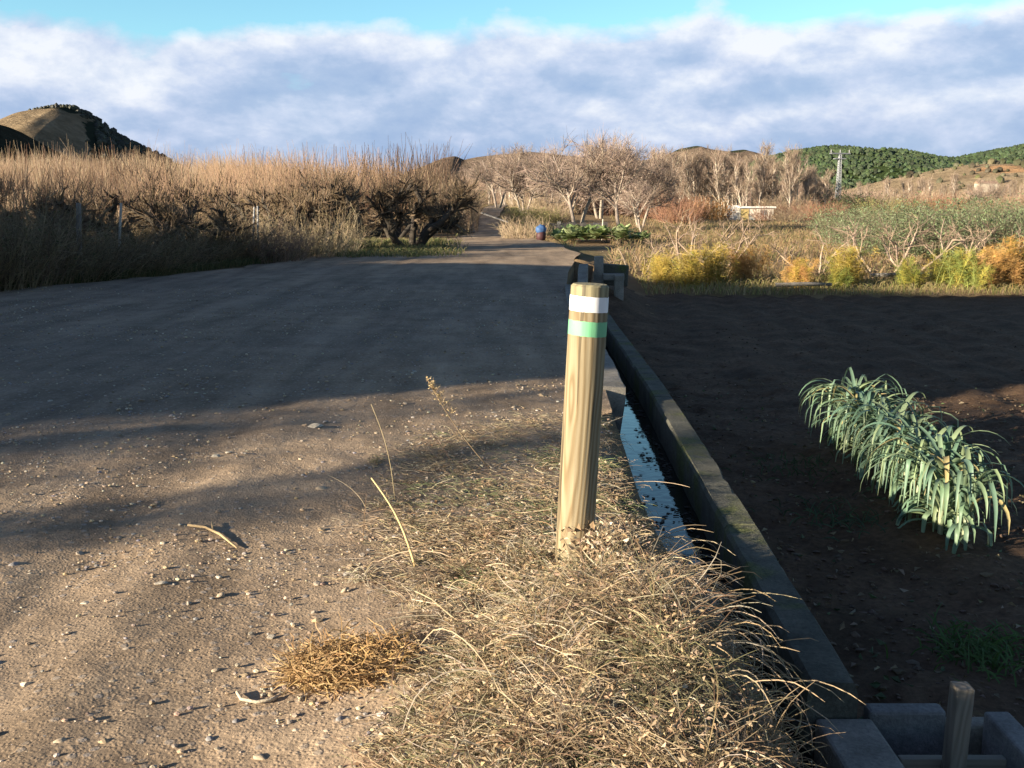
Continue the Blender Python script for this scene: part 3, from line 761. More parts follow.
SP = [  # px, py, radius in px, stone kind, label
 (112, 676, 7, 0, 'pale rounded stone with a long shadow, alone left of the rust-brown weed'),
 (78, 545, 6, 1, 'rounded pale stone on the gravel near the left shade edge'),
 (13, 558, 8, 3, 'grey stone at the left picture edge on sunlit gravel'),
 (104, 738, 8, 4, 'yellowish stone in the cluster of stones at the bottom left'),
 (132, 736, 9, 9, 'flat bluish grey stone in the cluster of stones at the bottom left'),
 (160, 580, 7, 2, 'pale stone beside a darker one in the middle of the sunlit gravel'),
 (215, 664, 5, 0, 'small cream stone left of the rust-brown weed'),
 (243, 670, 7, 10, 'cream stone touching the left edge of the rust-brown weed'),
 (271, 631, 7, 8, 'pale grey stone above the rust-brown weed'),
 (236, 717, 6, 3, 'blue-grey stone in front of the rust-brown weed'),
 (260, 743, 6, 2, 'white stone at the bottom edge below the rust-brown weed'),
 (494, 748, 11, 1, 'grey stone lying in the dry grass at the bottom edge'),
 (400, 756, 6, 1, 'small grey stone in the grass at the bottom edge, left of the larger grey one'),
 (322, 486, 8, 0, 'flat cream stone at the road end of the dry grass'),
 (313, 424, 9, 2, 'flat pale stone at the edge of the shaded road')]
for px, py, r_, k, lb in SP:
    q = at(px, py, 0.02); put_stone(q.x, q.y, r_ / 1024 * q.length * 0.9, k, lb, rz=0.3)
n = 0
while n < 170:
    y = 2.0 + 7.5 * R.random() ** 1.3; x = R.uniform(-0.56 * y - .3, 0.5)
    if grass_density(x, y) > .25: continue
    n += 1; put_stone(x, y, R.uniform(.009, .02) * (1 + .06 * y), R.randrange(12), 'small stone scattered on the sunlit road gravel', 'small stones scattered on the road gravel')
def gravel():
    mb = MB(); ico = []
    for s in range(6):
        m_ = MB(); bm = bmesh.new(); bmesh.ops.create_icosphere(bm, subdivisions=1, radius=1.0); r = random.Random(s)
        vs = [v.co * r.uniform(.7, 1.15) for v in bm.verts]; fs = [tuple(v.index for v in f.verts) for f in bm.faces]; bm.free(); ico.append((vs, fs))
    for i in range(30000):
        y = 1.9 + 16 * R.random() ** 1.8; x = R.uniform(-0.58 * y - .3, xin(y) - cw(y) - .03)
        g = grass_density(x, y)
        if R.random() < g * .8: continue
        if fbm(x * .9, y * .9, 31, 3) < .02 and R.random() < .8: continue
        s = R.choice([.002, .0026, .003, .004, .0055, .0085]) * (1 + .05 * y) * R.uniform(.7, 1.3)
        vs, fs = R.choice(ico); a = R.uniform(0, 6.28); ca, sa_ = math.cos(a), math.sin(a); z = road_z(x, y) + s * .3
        mb.add([Vector((x + (v.x * ca - v.y * sa_) * s, y + (v.x * sa_ + v.y * ca) * s * .8, z + v.z * s * .6)) for v in vs], fs, jit(R.choice(SC), .3))
    tag(mb.build('gravel', M_stone, smooth=False), 'loose gravel strewn over the road', 'gravel', kind='stuff')
gravel()
def clods():
    mb = MB(); bm = bmesh.new(); bmesh.ops.create_icosphere(bm, subdivisions=1, radius=1.0); base = [v.co.copy() for v in bm.verts]; fs = [tuple(v.index for v in f.verts) for f in bm.faces]; bm.free()
    for i in range(7000):
        y = 2.6 + 15 * R.random() ** 1.5; x = xin(y) + .2 + R.random() * (0.62 * y)
        s = R.choice([.006, .008, .012, .012, .02]) * R.uniform(.6, 1.3); o_ = Vector((x, y, field_z(x, y) + .004)); sq = (R.uniform(.7, 1.5), R.uniform(.6, 1.1), R.uniform(.35, .7))
        if fbm(x * 1.1, y * 1.1, 17, 3) < -.1 and R.random() < .8: continue
        mb.add([o_ + Vector((v.x * sq[0], v.y * sq[1], v.z * sq[2])) * s * R.uniform(.55, 1.35) for v in base], fs, jit((.10, .066, .041), .35))
    for i in range(1400):       # leaf scraps
        y = 2.6 + 9 * R.random() ** 1.5; x = xin(y) + .2 + R.random() * .6 * y
        mb.leaf(Vector((x, y, field_z(x, y) + .008)), Vector((R.uniform(-1, 1), R.uniform(-1, 1), R.uniform(-.1, .3))), R.uniform(.02, .06), jit(R.choice([(.16, .12, .07), (.08, .11, .05), (.25, .2, .13)]), .3))
    tag(mb.build('soil_clods', M_stone), 'dark soil clods and leaf scraps on the tilled field', 'soil', kind='stuff')
clods()
def scraps():
    mb = MB()
    for i in range(1500):
        y = 2.9 + 7 * R.random(); u = R.uniform(.02, cw(y) - .02); x = xin(y) - u
        if y > 7.3 and u > .17: continue
        if nz3(x * 6, y * 2.2, 4) < .25 - 1.6 * (.30 - u): continue  # extra leaves by the right wall stand in for its dark reflection
        a = R.uniform(0, 3.14); mb.quad(Vector((x, y, -.3575 + R.random() * .004)), Vector((math.cos(a), math.sin(a), 0)) * R.uniform(.006, .02), Vector((-math.sin(a), math.cos(a), .1)) * R.uniform(.004, .012), jit((.06, .045, .03), .4))
    tag(mb.build('floating_debris', M_straw), 'dark dead leaves floating on the channel water, crowded to darken the wall side', 'debris', kind='stuff')
scraps()
def low_weed(px, py, n, sp, h, label, col=(.05, .09, .025)):
    q = at(px, py, FIELD); mb = MB()
    for _ in range(n):
        p = q + Vector((R.gauss(0, sp), R.gauss(0, sp), 0)); az = R.uniform(0, 6.28); el = rad(R.uniform(30, 85)); pts = [p.copy()]; L = R.uniform(.5, 1) * h
        for s in range(4):
            p = p + Vector((math.cos(az) * math.cos(el), math.sin(az) * math.cos(el), math.sin(el))) * L / 4; el -= rad(18); pts.append(p.copy())
        mb.ribbon(pts, [.008, .008, .007, .005, .001], jit(col, .3))
    o = tag(mb.build('weed' if sp < .15 else 'ground_weeds', M_leaf), label, 'weed')
    if sp > .15: o['kind'] = 'stuff'
low_weed(985, 655, 260, .13, .16, 'low green weed tuft on the dark soil above the sluice box', (.06, .11, .03))
low_weed(800, 470, 120, .2, .12, 'sparse dark green weeds at the foot of the leek row', (.05, .075, .03))
low_weed(850, 520, 140, .2, .14, 'dark green weeds lying between the wall and the near leeks', (.05, .08, .04))

# ---------------------------------------------------------------- tree generator
def branch(mb, p, d, L, r0, r1, k, wig, up, col, n, rnd):
    pts = [p.copy()]; d = d.normalized()
    for i in range(k):
        d = (d + Vector((rnd.uniform(-wig, wig), rnd.uniform(-wig, wig), rnd.uniform(-wig, wig) + up))).normalized()
        p = p + d * (L / k); pts.append(p.copy())
    mb.tube(pts, [lerp(r0, r1, i / k) for i in range(k + 1)], col, n, cap=False)
    return pts, d
def perp(d, ang, rnd):
    a = d.cross(Vector((rnd.uniform(-1, 1), rnd.uniform(-1, 1), rnd.uniform(-1, 1))))
    if a.length < 1e-4: a = Vector((1, 0, 0))
    return (d * math.cos(ang) + a.normalized() * math.sin(ang)).normalized()
def tree_proto(name, seed, stems, limb, sub, twig_, trunk_col, twig_col, H, leaf=None, rk=(.5, .22, .17, .07)):
    """stems: list of (dir, length, r); limb/sub/twig: dict(n, L, ang, wig, up, r)"""
    rnd = random.Random(seed); t = empty(name); tm = MB(); cm = MB()
    for (d0, L0, r0, off) in stems:
        pts, d = branch(tm, Vector(off), Vector(d0), L0, r0, r0 * stems_t, 7, stems_w, 0.02, jit(trunk_col, .1), 8, rnd)
        for i in range(limb['n']):
            f = limb.get('f0', .5) + (1 - limb.get('f0', .5)) * (i + rnd.random()) / limb['n']; q = pts[min(7, int(f * 7))].lerp(pts[min(7, int(f * 7) + 1)], (f * 7) % 1)
            dd = perp(d, rnd.uniform(*limb['ang']), rnd); Lb = limb['L'] * rnd.uniform(.7, 1.2) * (1.25 - .5 * f)
            p2, d2 = branch(tm, q, dd, Lb, r0 * rk[0], r0 * rk[1], 6, limb['wig'], limb['up'], jit(trunk_col, .15), 5, rnd)
            for j in range(sub['n']):
                g = rnd.uniform(.25, 1); q2 = p2[min(6, int(g * 6))]
                d3 = perp(d2, rnd.uniform(*sub['ang']), rnd); Ls = sub['L'] * rnd.uniform(.6, 1.2)
                p3, d4 = branch(cm, q2, d3, Ls, r0 * rk[2], r0 * rk[3], 4, sub['wig'], sub['up'], jit(tuple(lerp(a, b, .4) for a, b in zip(trunk_col, twig_col)), .2), 4, rnd)
                for k in range(twig_['n']):
                    h = rnd.uniform(.15, 1); q3 = p3[min(4, int(h * 4))]
                    d5 = perp(d4, rnd.uniform(*twig_['ang']), rnd); d5.z += twig_.get('up0', 0)
                    p4, d6 = branch(cm, q3, d5, twig_['L'] * rnd.uniform(.5, 1.2), twig_['r'], twig_['r'] * .4, 3, twig_['wig'], twig_['up'], jit(twig_col, .25), 3, rnd)
                    if leaf:
                        for _ in range(leaf[0]): cm.leaf(rnd.choice(p4), Vector((rnd.uniform(-1, 1), rnd.uniform(-1, 1), rnd.uniform(-.3, 1))), leaf[1] * rnd.uniform(.6, 1.2), jit(leaf[2], .25))
    tm.build('trunk', M_bark, t, True); cm.build('crown', M_twig if not leaf else M_leaf, t)
    return t
stems_t, stems_w = .6, .12
def ring_stems(n, lean, L, r, rnd, spread=.15):
    a0 = rnd.uniform(0, 6.28); out = []
    for i in range(n):
        a = a0 + i * 6.283 / n + rnd.uniform(-.3, .3); out.append(((math.cos(a) * lean, math.sin(a) * lean, 1), L * rnd.uniform(.85, 1.15), r, (math.cos(a) * spread, math.sin(a) * spread, -.15)))
    return out

# pruned gnarled fruit trees
stems_w = .30
FT = []
for s in range(4):
    rnd = random.Random(100 + s)
    FT.append(tree_proto('fruit_tree', 40 + s, ring_stems(4, .55, 1.7, .12, rnd, .13),
        dict(n=5, L=1.0, ang=(.5, 1.1), wig=.34, up=.05, f0=.4), dict(n=9, L=.5, ang=(.5, 1.3), wig=.35, up=.06), dict(n=9, L=.42, ang=(.4, 1.2), wig=.22, up=.12, r=.008, up0=.3), (.055, .045, .034), (.19, .135, .08), 2.5, None, (.62, .42, .30, .13)))
    # upright whips of last summer
    cr = MB()
    for _ in range(210):
        a = rnd.uniform(0, 6.28); rr = 1.35 * math.sqrt(rnd.random()); p = Vector((rr * math.cos(a), rr * math.sin(a), 1.7 + .6 * rnd.random()))
        d = Vector((p.x * .25 + rnd.gauss(0, .16), p.y * .25 + rnd.gauss(0, .16), 1)); L = rnd.uniform(.25, .9) * (1.25 - .35 * rr)
        cr.tube([p, p + d * L * .5, p + d * L + Vector((rnd.gauss(0, .04), rnd.gauss(0, .04), 0))], [.0065, .005, .003], jit((.235, .155, .097), .2), 3)
    cr.build('shoots', M_twig, FT[-1])
fspots = [  # px, distance, scale, label
 (413, 34.5, 1.14, 0, 'gnarled pruned fruit tree standing at the right end of the orchard by the road'),
 (327, 32, 1.05, 1, 'pruned fruit tree with a thick leaning limb, left of the end tree'),
 (283, 31, 1.0, 2, 'broad twisted fruit tree behind the pale dry bush'),
 (190, 25.5, .95, 3, 'twisted dark fruit tree above the middle of the roadside hedge'),
 (125, 24, .95, 0, 'low crooked fruit tree behind the leaning pale stake'),
 (45, 22, .92, 1, 'crooked fruit tree half in shade at the left end of the hedge'),
 (368, 46, 1.05, 2, 'fruit tree in the second orchard row between the end tree and its neighbour'),
 (236, 44, 1.05, 3, 'fruit tree deeper in the orchard above the two white stakes'),
 (90, 40, 1.0, 0, 'fruit tree deeper in the orchard below the conical hill'),
 (-40, 21, .95, 2, 'fruit tree cut by the left picture edge'),
 (155, 41, 1.05, 1, 'fruit tree deeper in the orchard, right of the conical hill'), (10, 33, 1.0, 3, 'fruit tree deeper in the orchard at the left, below the dark hill'),
 (300, 50, 1.1, 0, 'fruit tree far back in the orchard behind the broad twisted one'), (395, 44, 1.0, 1, 'fruit tree just behind the end tree'), (440, 52, 1.0, 3, 'small fruit tree behind the end tree beside the white stake'),
 (255, 34, 1.0, 2, 'fruit tree right behind the two white stakes')]
used = set()
for px, d, s, k, lb in fspots:
    t = FT[k] if k not in used else copy_tree(FT[k]); used.add(k)
    place(t, (gx(px, d), d, -.03), R.uniform(0, 6.28), (s * 1.08, s * 1.08, s * (1.5 + 45 * d / 1024) / 2.9), lb, 'fruit tree', 'pruned fruit trees left of the road')

# bushes: dry bramble hedge in front of the orchard
def bush(name, seed, w_, h, cols, n, leafn=0, leafc=None, rr=.006, leafs=.05, up=.5):
    rnd = random.Random(seed); t = MB()
    for _ in range(n):
        a = rnd.uniform(0, 6.28); rad_ = w_ * .45 * math.sqrt(rnd.random()); p = Vector((rad_ * math.cos(a), rad_ * math.sin(a), -.05))
        d = Vector((math.cos(a) * rnd.uniform(0, .7), math.sin(a) * rnd.uniform(0, .7), rnd.uniform(.5, 1.2)))
        L = h * rnd.uniform(.5, 1.25); c = jit(rnd.choice(cols), .25)
        pts, dd = branch(t, p, d, L, rr, rr * .4, 5, .22, -.05 * (1 - up), c, 3, rnd)
        for _k in range(4):
            q = rnd.choice(pts[1:]); branch(t, q, perp(dd, rnd.uniform(.4, 1.2), rnd), L * .28, rr * .5, rr * .25, 3, .3, 0, jit(c, .2), 3, rnd)
        for _k in range(leafn):
            q = rnd.choice(pts[1:]) + Vector((rnd.gauss(0, .08), rnd.gauss(0, .08), rnd.gauss(0, .08)))
            t.leaf(q, Vector((rnd.uniform(-1, 1), rnd.uniform(-1, 1), rnd.uniform(-.4, 1))), leafs * rnd.uniform(.6, 1.3), jit(rnd.choice(leafc), .25))
    return t.build(name, M_leaf if leafn else M_twig)
DRY = [(.20, .155, .085), (.26, .20, .11), (.15, .105, .06), (.30, .24, .14)]
BR = [bush('bramble_bush', 60 + i, 2.6, 1.25, DRY, 420, 3, [(.10, .085, .035), (.075, .085, .03), (.15, .10, .05)], .007, .05) for i in range(3)]
hedge = [(-70, 16.5), (-30, 17), (8, 17.5), (40, 18.5), (72, 19.3), (105, 20.5), (140, 21.5), (170, 22.8), (205, 24), (235, 25.5), (20, 20), (90, 23), (160, 26), (215, 28)]
for i, (px, d) in enumerate(hedge):
    o = BR[i] if i < 3 else BR[i % 3].copy()
    if i >= 3: COL.objects.link(o)
    place(o, (gx(px, d) - .6, d + .5, 0), R.uniform(0, 6.28), (1, 1, R.uniform(.85, 1.1) if px < 60 else R.uniform(.58, .85)), 'dense dark bramble bush in the roadside hedge on the left', 'bush', 'bramble bushes along the left roadside')
o = bush('dry_bush', 71, 3.2, 1.2, [(.33, .26, .15), (.27, .21, .12), (.38, .31, .19)], 520, 0, None, .006); place(o, (gx(305, 29), 29, 0), 1, (1, 1, .95), 'pale straw-coloured dry bush where the hedge ends by the road', 'bush')
o = bush('dry_bush', 72, 2.4, .95, [(.20, .13, .09), (.26, .18, .12)], 360, 0, None, .007); place(o, (gx(262, 26.5), 26.5, 0), 1, 1, 'reddish-brown arching bramble before the pale dry bush', 'bush')

# stakes
def stake(px, py0, py1, d, lean, label, col=(.55, .5, .42), r=.035):
    mb = MB(); h = hz(py1, d); mb.tube([Vector((0, 0, -.2)), Vector((lean * .5, 0, h * .5)), Vector((lean, 0, h))], [r * 1.1, r, r * .9], col, 7)
    o = mb.build('stake', M_bark, smooth=True); o.location = (gx(px, d), d, 0); tag(o, label, 'stake')
stake(80, 0, 203, 19.5, .08, 'dark wooden stake standing in the hedge near its left end', (.16, .14, .12), .05)
stake(118, 0, 203, 21.5, .16, 'pale leaning stake rising from the hedge', (.34, .31, .26), .028)
stake(252, 0, 207, 27.5, .12, 'left one of two white stakes at the end of the hedge', (.42, .40, .36), .026)
stake(258, 0, 206, 27.7, .05, 'right one of two white stakes at the end of the hedge', (.42, .40, .36), .026)
stake(602, 0, 219, 44, .03, 'thin pole standing in the vegetable patch', (.45, .4, .3), .03)

# thicket of young shoots behind the orchard
def thicket():
    mb = MB()
    for i in range(24000):
        y = R.uniform(47, 92); px = R.uniform(-90, 478); x = gx(px, y)
        edge = sm((478 - px) / 50)
        top = 169 + 10 * sm((px - 250) / 60) + 10 * fbm(px * .025, y * .05, 3, 3) + R.gauss(0, 7) - (R.random() ** 4) * 14
        H = max(1.0, hz(top, y) * (.55 + .45 * edge)) * (1 if R.random() < .5 else R.uniform(.55, 1))
        z0 = R.choice([0, .5, 1.0]); c = jit(R.choice([(.25, .175, .105), (.21, .14, .085), (.29, .215, .135), (.19, .13, .085), (.32, .25, .165)]), .25)
        lean = Vector((R.gauss(0, .10), R.gauss(0, .09), 0)); w_ = .008 + .00022 * y
        p = Vector((x, y, z0)); t_ = Vector((x, y, H)) + lean * H; mid = p.lerp(t_, .55) + Vector((R.gauss(0, .10), R.gauss(0, .05), 0))
        mb.ribbon([p, mid, t_], [w_, w_ * .8, w_ * .3], c)
        for _ in range(4):
            q = p.lerp(t_, R.uniform(.2, .85)); mb.ribbon([q, q + Vector((R.gauss(0, .35), R.gauss(0, .3), R.uniform(.2, .8)))], [w_ * .6, w_ * .3], jit(c, .2))
    tag(mb.build('sapling_thicket', M_twig), 'dense tan thicket of upright leafless shoots behind the fruit trees', 'thicket', kind='stuff')
    mb = MB()
    for i in range(130):        # taller single reddish whips on top
        y = R.uniform(34, 60); px = R.choice([R.uniform(0, 140), R.uniform(220, 460), R.uniform(330, 455)]); x = gx(px, y); H = hz(R.uniform(142, 160), y)
        mb.tube([Vector((x, y, 1.2)), Vector((x + R.gauss(0, .05), y, H * .6)), Vector((x + R.gauss(0, .12), y, H))], [.018, .013, .006], jit((.24, .135, .08), .2), 3)
    tag(mb.build('tall_whips', M_twig), 'tall reddish bare whips sticking out above the orchard', 'whips', kind='stuff')
thicket()

# verge grass, dry grass of the middle distance
def turf(name, n, region, h, cols, label, wid=.02):
    mb = MB()
    for _ in range(n):
        x, y = region()
        z = (base_h(x, y) if x < road_right(y) else field_h(x, y)) + far_h(x, y) - .02; p = Vector((x, y, z)); a = R.uniform(0, 6.28); l = h * R.uniform(.4, 1.2)
        q = p + Vector((math.cos(a) * l * .25, math.sin(a) * l * .25, l * .7)); t_ = q + Vector((math.cos(a) * l * .35, math.sin(a) * l * .35, l * .15)); w_ = wid * R.uniform(.6, 1.2)
        mb.ribbon([p, q, t_], [w_, w_ * .7, w_ * .15], jit(R.choice(cols), .25))
    tag(mb.build(name, M_leaf), label, 'grass', kind='stuff')
def verge_left():
    y = R.uniform(13, 34); return road_left(y) - .1 - 1.4 * R.random() ** 1.5, y
turf('verge_grass', 9000, verge_left, .2, [(.07, .085, .03), (.16, .13, .06), (.05, .07, .025), (.12, .11, .05)], 'short grass on the verge along the left road edge', .014)
def orchard_floor():
    y = R.uniform(28, 40); return gx(R.uniform(335, 440 + 28 * R.random() ** 2), y), y
turf('orchard_grass', 5000, orchard_floor, .2, [(.09, .12, .035), (.16, .15, .06), (.24, .20, .09), (.12, .13, .05)], 'green and yellow grass under the end fruit tree', .02)
def mid_l():
    y = R.uniform(37, 105); px = R.uniform(455, 560); x = gx(px, y)
    while road_left(y) - .15 < x < road_right(y) + .15: y = R.uniform(37, 105); x = gx(R.uniform(455, 575), y)
    return x, y
turf('meadow_grass', 8000, mid_l, .22, [(.34, .25, .12), (.40, .29, .14), (.24, .20, .08), (.14, .16, .06)], 'dry yellow grass beside the far track', .02)
def mid_r():
    y = R.uniform(24.5, 90); return gx(R.uniform(610, 1040), y), y
turf('field_grass', 16000, mid_r, .28, [(.34, .25, .13), (.28, .19, .10), (.22, .16, .08), (.16, .15, .06)], 'dry brown grass beyond the dark field', .03)
def edge_r():
    y = R.uniform(22.8, 25.5); return R.uniform(3.0, 13), y
turf('field_edge_grass', 3500, edge_r, .22, [(.34, .26, .13), (.26, .22, .08), (.18, .18, .06)], 'dry grass fringe along the far edge of the dark field', .015)

# feathery yellow asparagus bushes along the far field edge
def fern(seed, cols, h, w_):
    rnd = random.Random(seed); mb = MB()
    for _ in range(34):
        a = rnd.uniform(0, 6.28); p = Vector((rnd.gauss(0, w_ * .22), rnd.gauss(0, w_ * .2), -.05)); c = jit(rnd.choice(cols), .2)
        L = h * rnd.uniform(.6, 1.1); pts, d = branch(mb, p, Vector((math.cos(a) * .3, math.sin(a) * .3, 1)), L, .010, .004, 6, .10, -.02, c, 3, rnd)
        for _k in range(26):
            f = rnd.uniform(.2, 1); q = pts[int(f * 5.99)].lerp(pts[min(6, int(f * 5.99) + 1)], rnd.random()); d2 = perp(d, rnd.uniform(.5, 1.3), rnd); l2 = L * .26 * rnd.uniform(.5, 1.2) * (1.3 - f * .8)
            e = q + d2 * l2 + Vector((0, 0, -.02)); cc = jit(c, .2); mb.ribbon([q, q.lerp(e, .5) + Vector((0, 0, .02)), e], [.006, .005, .003], cc)
            for _j in range(7):
                s = q.lerp(e, rnd.uniform(.25, 1)); mb.ribbon([s, s + Vector((rnd.gauss(0, .06), rnd.gauss(0, .06), rnd.gauss(.02, .05)))], [.0048, .003], jit(cc, .2))
    return mb.build('asparagus_bush', M_leaf)
YEL = [(.40, .29, .055), (.46, .34, .08), (.34, .26, .05)]; GRN = [(.20, .22, .045), (.30, .27, .05), (.16, .19, .04)]; ORA = [(.42, .24, .07), (.36, .20, .06), (.46, .29, .10)]
fp = {'y': [fern(1, YEL, 1.0, .9), fern(2, YEL + GRN[:1], .95, 1.0)], 'g': [fern(3, GRN, .9, .9), fern(4, GRN + YEL[:1], .95, 1.0)], 'o': [fern(5, ORA, 1.0, .9), fern(6, ORA + YEL[:1], 1.0, 1.0)]}
fi = {'y': 0, 'g': 0, 'o': 0}
FS = [(662, 24.5, 'y', .75, 'small yellow feathery bush at the left end of the far field edge'), (690, 24.2, 'y', 1.0, 'bright yellow feathery bush, second from the left on the field edge'),
 (716, 24.6, 'y', 1.0, 'yellow feathery bush between two others left of the tan bush'), (745, 25.2, 'o', .95, 'tan feathery bush at the right end of the left yellow cluster'),
 (800, 24.2, 'o', .72, 'low thin tan feathery bush in the gap of the bush row'), (838, 23.8, 'g', .62, 'low bright green bush at the foot of the middle feathery bush'), (846, 24.6, 'y', 1.05, 'lone yellow-green feathery bush in the middle of the row'),
 (912, 24.2, 'g', .72, 'low green feathery bush left of the right-hand cluster'), (944, 24.3, 'g', 1.0, 'yellow-green feathery bush at the left of the right-hand cluster'), (968, 23.9, 'g', .95, 'green feathery bush beside the orange ones'),
 (990, 24.0, 'o', 1.0, 'orange-brown feathery bush in the right-hand cluster'), (1012, 24.4, 'o', 1.2, 'tall orange feathery bush near the right picture edge'), (1040, 24.0, 'o', 1.05, 'orange feathery bush cut by the right picture edge')]
for px, d, c, s, lb in FS:
    k = fi[c]; o = fp[c][k % 2] if k < 2 else fp[c][k % 2].copy()
    if k >= 2: COL.objects.link(o)
    fi[c] += 1
    z = field_h(gx(px, d, -.4), d)
    place(o, (gx(px, d, z), d, z - .02), R.uniform(0, 6.28), s, lb, 'bush', 'feathery bushes on the far field edge')

# pale dead branches and brush on the far field edge
stems_w = .2
BP = [tree_proto('dead_shrub', 80 + s, ring_stems(3, .8, 1.2, .036, random.Random(s), .2), dict(n=3, L=.8, ang=(.4, 1.0), wig=.25, up=.02, f0=.35), dict(n=4, L=.45, ang=(.4, 1.2), wig=.25, up=.0), dict(n=3, L=.3, ang=(.4, 1.1), wig=.2, up=0, r=.007), (.27, .205, .145), (.23, .165, .115), 1.5) for s in range(3)]
BS = [(640, 27, .75, 0, 'pale leafless shrub beside the left yellow bushes'), (690, 30, 1.15, 1, 'tangled grey heap-shaped leafless shrub behind the yellow bushes'), (722, 29, 1.05, 2, 'tangled leafless shrub right of the grey heap-shaped one'),
 (815, 26.5, .95, 0, 'leafless shrub with one long curved limb left of the middle feathery bush'), (880, 27, 1.15, 1, 'forked pale leafless shrub right of the middle feathery bush'), (905, 27.5, 1.1, 2, 'leaning pale leafless shrub with a thick stem at the edge of the grey-green scrub'),
 (960, 28, .95, 0, 'bent leafless shrub behind the right-hand cluster'), (985, 29, 1.0, 1, 'leafless shrub behind the tall orange bush')]
used = set()
for px, d, s, k, lb in BS:
    t = BP[k] if k not in used else copy_tree(BP[k]); used.add(k); z = field_h(gx(px, d), d)
    place(t, (gx(px, d, z), d, z), R.uniform(0, 6.28), s, lb, 'shrub', 'leafless shrubs beyond the dark field')
for px0, px1, y_, lb in ((775, 830, 23.6, 'grey fallen pole lying on the field edge left of the middle bush'), (870, 935, 25.6, 'grey fallen pole lying on the field edge right of the middle bush')):
    mb = MB(); z = field_h(5, y_); mb.tube([Vector((gx(px0, y_, z), y_, z + .12)), Vector((gx((px0 + px1) / 2, y_, z), y_ - .2, z + .16)), Vector((gx(px1, y_, z), y_ - .1, z + .14))], [.05, .045, .035], (.20, .18, .15), 8); tag(mb.build('fallen_pole', M_bark, smooth=True), lb, 'pole')

# grey-green scrub on the right
SG = [bush('willow_scrub', 90 + i, 3.0, 1.5, [(.17, .15, .10), (.20, .16, .10)], 240, 16, [(.15, .19, .09), (.19, .23, .12), (.11, .15, .065)], .006, .085, .8) for i in range(3)]
ss = [(860, 37), (890, 32), (920, 35), (950, 31), (980, 33), (1010, 30.5), (1040, 32), (845, 46), (880, 44), (915, 42), (950, 45), (985, 41), (1020, 42), (1045, 45), (930, 56), (990, 53), (1035, 55)]
for i, (px, d) in enumerate(ss):
    o = SG[i] if i < 3 else SG[i % 3].copy()
    if i >= 3: COL.objects.link(o)
    z = field_h(gx(px, d), d)
    place(o, (gx(px, d), d, z), R.uniform(0, 6.28), R.uniform(.75, 1.05), 'grey-green scrub bush in the mass right of the feathery bushes', 'bush', 'grey-green scrub bushes on the right')

# vegetable patch, low dark wall, blue bundle
def cabbage(seed):
    rnd = random.Random(seed); mb = MB()
    for i in range(26):
        a = rnd.uniform(0, 6.28); out = Vector((math.cos(a), math.sin(a), 0)); wd = Vector((-out.y, out.x, 0)); L = rnd.uniform(.25, .5); el = rad(rnd.uniform(15, 80)); p = Vector((0, 0, .08)); o = len(mb.v)
        c = jit(rnd.choice([(.16, .22, .08), (.22, .28, .11), (.30, .35, .18)]), .2)
        for s in range(5):
            w_ = [.05, .16, .24, .20, .06][s]; mb.v += [p - wd * w_ * .5, p + Vector((0, 0, -.02)), p + wd * w_ * .5]; mb.c += [c] * 3
            p = p + (out * math.cos(el) + Vector((0, 0, math.sin(el)))) * L / 4; el -= rad(14)
        for s in range(4):
            k = o + 3 * s; mb.f += [(k, k + 1, k + 4, k + 3), (k + 1, k + 2, k + 5, k + 4)]
    return mb.build('cabbage', M_leaf)
cb = [cabbage(i) for i in range(4)]; n = 0
for d in (41.5, 43, 44.5):
    for px in range(556, 650, 8):
        o = cb[n] if n < 4 else cb[n % 4].copy()
        if n >= 4: COL.objects.link(o)
        n += 1; z = (base_h(gx(px, d), d) + field_h(gx(px, d), d)) / 2
        place(o, (gx(px, d) + R.uniform(-.1, .1), d + R.uniform(-.2, .2), z), R.uniform(0, 6), R.uniform(.75, 1.3) * (1.15 if px < 625 else .7), 'leafy green cabbage in the sunny vegetable patch', 'cabbage', 'cabbages in the vegetable patch below the bare trees')
mb = MB()
for i in range(42):
    x = gx(546 + i * 1.45, 47.5); mb.box((x - .1, 47.3, -.2), (x + .09, 47.8, .52 + .14 * nz3(i * .5, 3) + R.uniform(-.05, .05)), jit((.10, .09, .08), .3), taper=.9)
tag(mb.build('stone_wall', M_bark), 'low dark dry wall behind the vegetable patch', 'wall')
bl = empty('bundle', (gx(541, 41.5), 41.5, 0), 0, 'small rounded blue bundle on a dark red base beside the vegetable patch', 'bundle')
bm = bmesh.new(); bmesh.ops.create_icosphere(bm, subdivisions=3, radius=1.0); mb = MB()
for v in bm.verts: mb.v.append(Vector((v.co.x * .22, v.co.y * .2, .40 + v.co.z * .2)) * (1 + .1 * nz3(*(v.co * 2)))); mb.c.append((.045, .10, .22))
for f in bm.faces: mb.f.append(tuple(v.index for v in f.verts))
bm.free(); mb.build('cover', M_paint, bl, True)
mb = MB(); mb.tube([Vector((0, 0, -.05)), Vector((0, 0, .15)), Vector((.02, 0, .36))], [.17, .2, .17], (.06, .025, .026), 12); mb.build('base', M_paint, bl, True)
mb = MB(); y_ = 68.0; mb.tube([Vector((gx(472, y_), y_, .12 + hz(205, y_) * .0 + .9)), Vector((gx(508, y_ - 8), y_ - 8, .35))], [.055, .05], (.50, .46, .38), 8)
tag(mb.build('pale_pole', M_bark), 'long pale pole lying in the dry grass beside the far track', 'pole')

